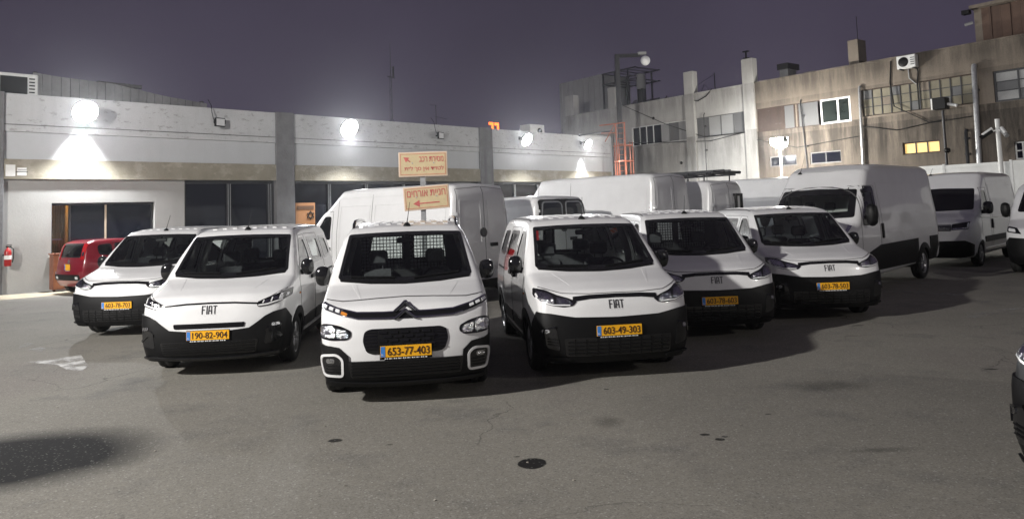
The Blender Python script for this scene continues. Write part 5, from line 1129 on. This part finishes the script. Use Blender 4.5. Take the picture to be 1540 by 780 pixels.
# ---------------------------------------------------------------- the old two-storey building on the right
BR = thing('old_factory_building', 'old two-storey concrete building, white on its left part and stained tan on the right', 'building', RF.o, RF.a)
fx = lambda px, py: RF(px, py)[0]
fz = lambda px, py: RF(px, py)[1]
xs_, xt_ = fx(1136, 170), fx(1700, 200); ztop = fz(1117, 129.5)
ztopT = fz(1300, 96)
def rect(px0, px1, py0, py1): return (fx(px0, (py0+py1)/2), fx(px1, (py0+py1)/2), fz((px0+px1)/2, py1), fz((px0+px1)/2, py0))
hole = {}
def opening(key, *a): hole[key] = rect(*a); return hole[key]
opening('w1', 950, 1034, 186, 215.5); opening('w2', 1045.5, 1123, 173, 205)
opening('t1', 1137.8, 1280, 154, 191); opening('l1', 1157, 1198, 234, 250); opening('l2', 1218, 1265, 227.5, 245.5)
opening('t2', 1295, 1464, 123, 166); opening('lit', 1357.5, 1414, 212.5, 231); opening('t3', 1494, 1570, 102, 150); opening('g', 1526, 1560, 212, 239)
# make the rows level
hole['w2'] = (*hole['w2'][:2], hole['w1'][2], hole['w1'][3])
whites = [hole['w1'], hole['w2']]; tans = [hole[k] for k in ('t1', 'l1', 'l2', 't2', 'lit', 't3', 'g')]
child('white_wall', wall_mesh(-.02, xs_, 0, ztop, whites, .18), FACW, BR)
ZL = min(hole[k][2] for k in ('t1', 't2', 't3'))-.25
child('tan_wall', wall_mesh(xs_+.002, xt_, ZL, ztopT, [hole[k] for k in ('t1', 't2', 't3')], .18, .012), FACT, BR)
child('lower_tan_wall', wall_mesh(xs_+.002, xt_, 0, ZL-.002, [hole['l1'], hole['l2'], hole['lit'], hole['g']], .18, .0), FACD, BR)
child('coping', bx(-.05, xs_, -.05, .35, ztop+.001, ztop+.09), FACW, BR); child('coping', bx(xs_+.01, xt_, -.03, .35, ztopT+.001, ztopT+.07), FACT, BR)
child('roof_slab', bx(-.02, xt_, .36, 14, ztop-.55, ztop-.35), CONC, BR); child('end_wall', bx(-.20, -.022, .0, 14, 0, ztop-.35), FACW, BR)
child('inner_floor', bx(-.02, xt_, 1.4, 1.5, 0, ztop-.56), mat('dark_interior', (.012, .012, .016), .9, vary=.2), BR)
def pil_(px0, px1, py, mt, z0=0, d0=-.12, d1=.35, name='pilaster'):
    a, b = fx(px0, py+30), fx(px1, py+30); return child(name, bx(a, b, d0, d1, z0, fz((px0+px1)/2, py), bev=.01), mt, BR)
pil_(1030.5, 1044, 108, FACW); pil_(1117.5, 1134, 88.5, FACW); pil_(915, 925.5, 131.5, FACW, ztop-.6, -.02, .5, 'roof_pier'); pil_(851, 863.5, 144, FACW, ztop-.9, -.02, .5, 'roof_pier')
pil_(1274.5, 1290, 59.5, FACT, ztopT-.2, .1, .9, 'chimney'); pil_(1165.5, 1178.5, 100, CONC, ztopT-.4, .5, 1.3, 'chimney')
a, b = fx(1164, 120), fx(1180, 120); child('chimney_cap', bx(a, b, .35, 1.5, fz(1172, 103.5), fz(1172, 94.5)), BLACK, BR)
pil_(1203, 1217, 106, CONC, ztopT-.4, .5, 1.0, 'roof_block')
x, z = RF(1120.5, 88); MB().tube([(x, .1, z-.05), (x, .1, z+.42)], .05, 7).box(x-.16, x+.16, .02, .2, z+.36, z+.42).box(x-.12, x+.12, 0, .22, z-.02, z+.05).build('vent_pipe', BLACK, BR)
x, z = RF(1285.5, 60); MB().tube([(x, .3, z-.05), (x, .3, z+1.2)], .015, 5).build('roof_rod', BLACK, BR)
def floor_line(z, x0, x1, mt, pr=-.045): child('ledge', bx(x0, x1, pr, -.002, z-.05, z+.03), mt, BR)
floor_line(hole['w1'][2]-.10, .5, xs_-.5, FACW)
# windows: frames, panes, sheets
def win_frame(key, mt, t=.05, name='window', y=.08): 
    a, b, c, d = hole[key]; return child(name, MB().box(a+.002, b-.002, y, y+.07, c+.002, c+t).box(a+.002, b-.002, y, y+.07, d-t, d-.002).box(a+.002, a+t, y, y+.07, c+t, d-t).box(b-t, b-.002, y, y+.07, c+t, d-t), mt, BR)
def panes(key, cols, rows, mats, par, t=.05, mt=ALU, bar=.03, y=.11, x0=0., x1=1.):
    a, b, c, d = hole[key]; a, b, c, d = a+t, b-t, c+t, d-t; a, b = a+(b-a)*x0, a+(b-a)*x1; cols = cols if isinstance(cols, list) else [i/cols for i in range(cols+1)]
    k = 0
    for i in range(len(cols)-1):
        for j in range(rows):
            xa, xb = a+(b-a)*cols[i], a+(b-a)*cols[i+1]; za, zb = c+(d-c)*j/rows, c+(d-c)*(j+1)/rows; mm = mats[k % len(mats)]; k += 1
            if mm: child('pane', bx(xa+.002, xb-.002, y, y+.02, za+.002, zb-.002), mm, par)
    for q in cols[1:-1]: x_ = a+(b-a)*q; child('mullion', bx(x_-bar, x_+bar, y-.03, y-.001, c, d), mt, par)
    for j in range(1, rows): z_ = c+(d-c)*j/rows; child('glazing_bar', bx(a, b, y-.022, y-.002, z_-bar*.8, z_+bar*.8), mt, par)
f = win_frame('w1', ALU); panes('w1', 4, 1, [WALLG], f, x1=.52); panes('w1', 3, 1, [PALEP, SHEET, PALEP], f, x0=.53, mt=SHEET, bar=.02)
f = win_frame('w2', SHEET); panes('w2', 4, 1, [SHEET, PALEP, PALEP, SHEET], f, mt=SHEET, bar=.03)
f = win_frame('t1', RUST, .04); panes('t1', [0, .30, .42, .455, .67], 1, [RUST, SHEET, FACT, SHEET], f, .04, RUST, .04, y=.09)
a, b, c, d = hole['t1']; A = a+(b-a)*.70; fr2 = child('window', MB().box(A, b-.01, .02, .10, c+.01, c+.10).box(A, b-.01, .02, .10, d-.10, d-.01).box(A, A+.09, .02, .10, c+.10, d-.10).box(b-.10, b-.01, .02, .10, c+.10, d-.10), ALU, BR)
m_ = A+(b-A)*.58; GREENG = mat('green_glass', (.016, .022, .02), .12, vary=.4, vscale=.9)
child('mullion', bx(m_-.05, m_+.05, .02, .10, c+.10, d-.10), ALU, fr2); child('pane', bx(A+.09, m_-.05, .06, .08, c+.10, d-.10), GREENG, fr2); child('pane', bx(m_+.05, b-.10, .06, .08, c+.10, d-.10), GREENG, fr2)
for k in ('l1', 'l2'): f = win_frame(k, CONC, .06); panes(k, 2, 1, [WALLG], f, mt=STEELD)
f = win_frame('t2', RUST, .05); panes('t2', 11, 3, [DUSTY, DUSTY, SHEET, DUSTY, DUSTY, DUSTY, DUSTY, FACT, DUSTY, DUSTY, DUSTY, SHEET, DUSTY], f, .05, STEELD, .022)
f = win_frame('lit', RUST, .06); panes('lit', 3, 1, [WARMW], f, mt=STEELD, bar=.03)
f = win_frame('t3', STEELD, .08); panes('t3', 2, 3, [PALEP, SHEET, PALEP, SHEET, PALEP, PALEP], f, .08, STEELD, .03)
f = win_frame('g', ALU, .06); panes('g', 3, 2, [WALLG], f, mt=ALU, bar=.03)
# pipes down the facade
for (p0, p1, rr, mt) in (((1292, 130), (1297, 245), .07, GALV), ((1464, 98), (1472, 250), .11, GALV), ((1452, 195), (1455, 247), .07, STEELD), ((1203, 150), (1216, 250), .03, STEELD), ((1058, 170), (1062, 250), .02, STEELD)):
    (xa, za), (xb, zb) = RF(*p0, .15), RF(*p1, .15); MB().tube([(xa, -.05, za), (xa, -.14, za-.12), (xb, -.14, zb-1.5)], rr, 9).build('drain_pipe', mt, BR)
    for q in (.25, .7): z_ = za+(zb-za)*q; x_ = xa+(xb-xa)*q; bx(x_-rr-.03, x_+rr+.03, -.12, -.004, z_-.04, z_+.04).build('pipe_clip', STEELD, BR)
for pts in (((1340, 92), (1339, 125), (1345, 160)), ((1376, 92), (1381, 108), (1380, 126), (1383, 165)), ((1366, 101), (1368, 118), (1379, 127)), ((1031, 144), (1035, 150), (1050, 152), (1062, 145), (1071, 134))):
    MB().tube([(lambda r_: (r_[0], -.03, r_[1]))(RF(*p)) for p in pts], .03, 6).build('cable', BLACK if pts[0][0] != 1366 else PALEP, BR)
for px, py in ((983, 178), (1025, 245), (1133, 246)): x, z = RF(px, py); MB().lathe([(.09, 0), (.09, .03), (0, .035)], (x, -.003, z), (0, -1, 0), 12).build('vent_hole', BLACK, BR)
for pts in (((936, 158), (1000, 186), (1060, 206), (1124, 199)), ((945, 215), (1010, 214), (1070, 212), (1133, 196)), ((1138, 210), (1200, 222), (1292, 205)), ((1296, 190), (1350, 196), (1420, 180)), ((1345, 160), (1400, 185), (1463, 175))):
    MB().tube([(lambda r_: (r_[0], -.06, r_[1]))(RF(*p)) for p in pts], .022, 5).build('cable', BLACK, BR)
# things on and against it
def ac(px, py, label):
    x, z = RF(px, py, .4); t = thing('air_conditioner', label, 'air conditioner', RF.world(x, -.42, z-.30), RF.a)
    MB().box(-.42, .42, 0, .32, 0, .60, bev=.02).build('casing', ALU, t); MB().lathe([(.23, 0), (.22, .012), (.06, .02), (0, .02)], (-.12, -.003, .30), (0, -1, 0), 20).build('fan_grille', BLACK, t)
    for z_ in (.15, .25, .35, .45): bx(.20, .38, -.012, -.002, z_-.02, z_+.02).build('louvre', SHEET, t)
    for x_ in (-.3, .3): MB().box(x_-.02, x_+.02, -.02, .418, -.05, -.001).build('bracket', STEELD, t)
ac(1362.5, 93, 'small white air conditioner with round fan high on the tan wall')
def roof_shed():
    a, z0 = RF(1479, 58, -.6); z1 = RF(1479, 12, -.6)[1]; b = a+9; t = thing('rooftop_shed', 'brown corrugated rooftop shed with a pale overhanging roof edge, above the tan wall', 'shed', RF.world(a, .6, ztopT-.3), RF.a); h = z1-ztopT+.3
    bx(-.30, -.004, 0, 4, 0, h).build('corner_wall', FACT, t)
    for i in range(24): x0 = i*.375; bx(x0, x0+.36, .0+.03*(i % 2), 4, .0, h-.02*(i % 3)).build('sheet', CORRB, t)
    bx(-.36, 9.2, -.35, 4.2, h, h+.14).build('roof_edge', FACT, t); MB().tube([(-.3, -.2, h-.6), (-.6, -.3, h-.66)], .07, 8).build('spout', PALEP, t); bx(-.66, -.36, -.4, -.1, h-.2, h-.02).build('lamp_box', BLACK, t)
roof_shed()
def left_shed():
    t = thing('corrugated_shed', 'pale corrugated shed on the left roof end of the white building, with open steel framing', 'shed', RF.world(0, 3.5, ztop-.5), RF.a)
    xa, xb = fx2(841.5, 135), fx2(906, 130); za, zb = RF(841.5, 124.5, -3.5)[1]-ztop+.5, RF(906, 113, -3.5)[1]-ztop+.5
    n = 16
    for i in range(n):
        x0, x1 = xa+(xb-xa)*i/n, xa+(xb-xa)*(i+1)/n; h = (za+zb)/2; y = .03*(i % 2); bx(x0, x1-.015, y, 3, -1.6, h).build('sheet', CORR, t)
    xe = fx2(945, 125); h = (za+zb)/2
    fr_ = MB()
    for x_ in np.linspace(xb+.1, xe, 3):
        for y in (0, 2.5): fr_.box(x_-.05, x_+.05, y-.05, y+.05, -.5, h-.1)
    for z_ in (h-.1, h-.9):
        for y in (0, 2.5): fr_.box(xb, xe+.8, y-.045, y+.045, z_, z_+.09)
        for x_ in np.linspace(xb+.1, xe+.6, 5): fr_.box(x_-.035, x_+.035, .046, 2.45, z_+.01, z_+.08)
    fr_.build('steel_frame', STEELD, t)
    for x_ in (xa+.15, xa+.9): bx(x_-.06, x_+.06, -.3, -.18, -4.2, -1.6).build('prop', STEELD, t)
    MB().tube([(xa+.15, -.24, -1.7), (xa+.9, -.24, -4)], .04, 6).build('brace', STEELD, t)
    bx(xa, xa+1.1, -.4, .1, -1.75, -1.62).build('platform', STEELD, t)
fx2 = lambda px, py: RF(px, py, -3.5)[0]
left_shed()
def heater():
    x, z = RF(964, 123, -4); t = thing('solar_heater', 'pale upright water tank with dark tilted solar panels on the white building roof', 'water heater', RF.world(x, 4, ztop-.4), RF.a); zt = z-ztop+.4
    MB().lathe([(0, zt-.55), (.30, zt-.53), (.33, zt-.45), (.33, zt+.45), (.28, zt+.55), (0, zt+.57)], (0, 0, 0), (0, 0, 1), 18).build('tank', PALEP, t)
    for k in range(4):
        x0 = .2+k*1.25; mb = MB(); mb.add([(x0-1.2, -.9, 0.45), (x0-.05, -.9, .45), (x0-.05, .3, 1.55-.12*k), (x0-1.2, .3, 1.55-.12*k), (x0-1.2, -.9, .37), (x0-.05, -.9, .37), (x0-.05, .3, 1.47-.12*k), (x0-1.2, .3, 1.47-.12*k)], [(0, 1, 2, 3), (7, 6, 5, 4), (0, 4, 5, 1), (1, 5, 6, 2), (2, 6, 7, 3), (3, 7, 4, 0)]); mb.build('solar_panel', GLOSSB, t)
    for x_ in (-.9, .5, 2., 3.6): MB().tube([(x_, .3, 0), (x_, .3, 1.45)], .04, 6).tube([(x_, -.9, 0), (x_, -.9, .4)], .04, 6).tube([(x_, .3, 1.4), (x_, -.9, .4)], .03, 6).build('stand', STEELD, t)
    for x_ in (-.2, .2): bx(x_-.04, x_+.04, -.2, .2, 0, zt-.5).build('tank_leg', STEELD, t)
heater()
x, z = RF(1075, 128, -3); t = thing('roof_aerial', 'thin wire aerial and stay lines on the roof between two white piers', 'aerial', RF.world(x, 3, ztop-.4), RF.a)
MB().tube([(0, 0, 0), (0, 0, 2.1)], .03, 6).build('pole', STEELD, t); MB().tube([(-1.5, 0, .3), (-.8, 0, 1.5), (0, 0, .5)], .02, 5).build('stay_wire', STEELD, t); MB().tube([(0, 0, 2), (-2.5, .2, 1.2)], .012, 4).build('stay_wire', STEELD, t)

# fixture on a post in front of the tan wall
def boxed_lamp():
    x, z = RF(1417, 156, .5); t = thing('boxed_floodlight', 'boxy dark floodlight on a slim post before the gridded window band', 'floodlight', RF.world(x, -.5, 0), RF.a)
    MB().tube([(0, 0, 0), (0, 0, z-.3)], .06, 8).build('post', STEELD, t); MB().box(-.34, .22, -.22, .22, z-.26, z+.26, bev=.03).build('housing', BLACK, t); bx(-.40, -.342, -.2, .2, z-.24, z+.24).build('lens', PLWHITE, t)
    MB().tube([(.22, 0, z-.05), (.62, -.05, z-.16)], .07, 8).build('camera', ALU, t); x2, z2 = RF(1429, 226, .5); MB().lathe([(.12, 0), (.1, .16), (0, .17)], (.1, -.06, z2), (0, -1, 0), 12).build('junction_box', BLACK, t)
boxed_lamp()

# fence of pale panels along the back of the yard
def fence():
    x0, x1 = RF(1330, 250, 2.)[0], RF(1640, 240, 2.)[0]; h = RF(1405, 249, 2.)[1]; t = thing('panel_fence', 'pale panel fence along the back of the yard before the tan building', 'fence', RF.world(0, -2., 0), RF.a); x = x0; i = 0
    while x < x1:
        bx(x+.05, x+2.45, -.03, .03, .05, h-.02*(i % 2)).build('fence_panel', FENCE, t); bx(x-.048, x+.048, -.05, .05, 0, h+.03).build('fence_post', ALU, t); bx(x+.05, x+2.45, -.045, -.031, h-.16, h-.10).build('fence_rail', FENCE, t); x += 2.5; i += 1
fence()
def cam_pole():
    x, z = RF(1499.5, 179, 2.8); t = thing('camera_pole', 'slim white pole with two small security cameras, in front of the pale fence', 'pole', RF.world(x, -2.8, 0), RF.a)
    MB().tube([(0, 0, 0), (0, 0, z)], .085, 12).build('pole_shaft', FENCE, t); MB().lathe([(.2, 0), (.2, .02), (0, .021)], (0, 0, 0), (0, 0, 1), 14).build('base_plate', STEELD, t)
    for s_, q in ((-1, .75), (1, .55)):
        MB().tube([(s_*.05, -.05, z-.45), (s_*.28, -.15, z-.5)], .035, 6).build('camera_arm', FENCE, t)
        c_ = MB(); c_.tube([(s_*.18, -.1, z-.45), (s_*.72*q, -.3, z-.72)], [.085, .085], 10); c_.build('camera', BLACK if s_ < 0 else PALEP, t)
        MB().tube([(s_*.16, -.1, z-.36), (s_*.62*q, -.27, z-.60)], [.07, .07], 6).build('camera_hood', FENCE, t)
cam_pole()

# bright lamp on a white pole before the tan wall
def pole_lamp():
    OFF = 3.2; x, z = RF(1172, 215, OFF); P = RF.world(x, -OFF, 0); t = thing('pole_lamp', 'glaring lamp on a white pole in front of the tan building', 'lamp', P, RF.a)
    MB().tube([(.05, 0, 0), (.03, 0, z-.25)], [.07, .055], 10).build('pole_shaft', FENCE, t)
    MB().box(-.36, .36, -.20, .20, z-.04, z+.24, bev=.05).build('housing', STEELD, t)
    MB().lathe([(.40, 0), (.38, .05), (.24, .13), (0, .17)], (0, -.04, z-.05), (0, -.35, -1), 22).build('lens', LIT, t); bx(-.34, .34, -.24, -.202, z-.03, z+.23).build('front_lens', LIT, t); bx(-.34, .34, .202, .22, z-.03, z+.23).build('back_lens', LIT, t)
    lamp('pole_lamp_light', 'POINT', P+RF.x*0+Vector((0, 0, z-.42))-RF.n*.1, (0, 0, -1), 1500, (1, .96, .88), .16)
    lamp('pole_lamp_back_light', 'POINT', P+RF.n*.45+Vector((0, 0, z+.1)), (0, 0, -1), 1500, (1, .95, .86), .16)
pole_lamp()
# tall dark lamp post, unlit, at the workshop corner
def tall_post():
    P = at_y(934, 225, 44.5); zt = at_y(927, 87, 44.5).z; t = thing('lamp_post', 'tall dark lamp post with bent arm and pale unlit head, by the orange ladder', 'lamp post', (P.x, P.y, 0), 0)
    MB().box(-.13, .13, -.13, .13, 0, zt).build('post_shaft', STEELD, t); MB().box(-.12, 1.4, -.10, .10, zt+.001, zt+.20).build('arm', STEELD, t)
    bx(1.25, 1.75, -.14, .14, zt+.12, zt+.28).build('head_bracket', PALEP, t); MB().lathe([(0, -.12), (.26, -.1), (.30, 0), (.26, .14), (0, .2)], (1.68, -.05, zt-.25), (.2, -1, -.1), 18).build('lamp_head', LENS_OFF, t); bx(-.3, .3, -.3, .3, 0, .03).build('base_plate', GALV, t)
tall_post()
# orange ladder with its safety cage on the workshop end
def ladder():
    P = at_y(934, 225, 43.2); t = thing('caged_ladder', 'orange steel ladder with safety hoops rising at the workshop corner', 'ladder', (P.x, P.y, 0), 0); z1 = at_y(934, 184, 43.2).z
    for x_ in (-.25, .25): bx(x_-.035, x_+.035, -.03, .03, 0, z1 if x_ > 0 else z1-.1).build('rail', ORANGEP, t)
    for i in range(22): z_ = .35+i*.31; (MB().tube([(-.21, 0, z_), (.21, 0, z_)], .018, 6).build('rung', ORANGEP, t) if z_ < z1-.3 else 0)
    for z_ in (2.6, 3.7, 4.6, 5.5):
        A = [math.radians(180+180*i/10) for i in range(11)]; MB().tube([(.25, 0, z_)]+[(.12+.55*math.cos(a)*-1, .62*math.sin(a), z_) for a in A]+[(-.25, 0, z_)], .035, 6).build('cage_hoop', ORANGEP, t)
    for a in (200, 235, 270, 305, 340): a = math.radians(a); bx(.12-.55*math.cos(a)-.02, .12-.55*math.cos(a)+.02, .62*math.sin(a)-.02, .62*math.sin(a)+.02, 2.5, 5.7).build('cage_strap', ORANGEP, t)
    MB().tube([(-1.2, .0, z1-.15), (.3, .0, z1-.02)], .035, 6).tube([(-.9, 0, z1-1.1), (-.3, 0, z1-.1)], .03, 6).tube([(-1.1, 0, z1-.6), (-.25, 0, z1-.6)], .03, 6).build('handrail', ORANGEP, t)
ladder()
# the masts that carry the yard floodlights, one up to the left of the picture and one to the right
for (mx_, my_, mz_), ang, lb in ((MAST, 30, 'grey floodlight mast at the left side of the yard'), (MAST2, 122, 'grey floodlight mast at the right side of the yard')):
    a_ = math.radians(ang); t = thing('floodlight_mast', lb, 'lamp post', (mx_-.54*math.cos(a_), my_-.54*math.sin(a_), 0), a_, 'floodlight masts of the yard')
    MB().tube([(0, 0, 0), (0, 0, mz_+.3)], [.14, .08], 12).build('mast_shaft', GALV, t); bx(-.25, .25, -.25, .25, 0, .03).build('base_plate', GALV, t)
    bx(.0, .179, -.05, .05, mz_+.12, mz_+.22).build('arm', GALV, t); bx(.18, .32, -.32, .32, mz_-.2, mz_+.25, bev=.03).build('lamp_housing', STEELD, t); bx(.322, .33, -.28, .28, mz_-.17, mz_+.21).build('lens', LENS_OFF, t)

# scraps and grit lying about the yard
def scraps():
    mb = MB()
    for k in range(36):
        x_, y_ = random.uniform(20, 1520), 600+170*random.random()**1.2 if k % 2 else random.uniform(470, 640); P = at_z(x_, y_, 0); q = random.uniform(.004, .011); a = random.random()*6.3
        V = [(P.x+q*math.cos(a+j*1.57+random.uniform(-.3, .3))*random.uniform(.6, 1.3), P.y+q*math.sin(a+j*1.57)*random.uniform(.6, 1.3), .003) for j in range(4)]; mb.add(V+[(v[0]*1+.001, v[1], .003+q*.5) for v in V], [(4, 5, 6, 7), (0, 1, 5, 4), (1, 2, 6, 5), (2, 3, 7, 6), (3, 0, 4, 7)])
    link('yard_litter', mb.mesh('yard_litter', mat('litter', (.34, .32, .28), .8, vary=.7, vscale=1.3)), None, 'scattered specks of grit and litter on the tarmac', 'litter', None, 'stuff')
scraps()

# thin scattering volume over the yard, added to give the lamps their glow
hz_ = MB().box(-150, 170, -70, 270, -1.0, 24)
HZ = bpy.data.materials.new('lamp_glow_haze'); HZ.use_nodes = True; HN = HZ.node_tree.nodes; HN.remove(HN['Principled BSDF'])
pv = HN.new('ShaderNodeVolumePrincipled'); pv.inputs['Density'].default_value = .0009; pv.inputs['Anisotropy'].default_value = .88; pv.inputs['Color'].default_value = (.95, .96, 1, 1)
HZ.node_tree.links.new(pv.outputs[0], HN['Material Output'].inputs['Volume'])
hz_.build('lamp_glow_haze', HZ, kind='stuff')
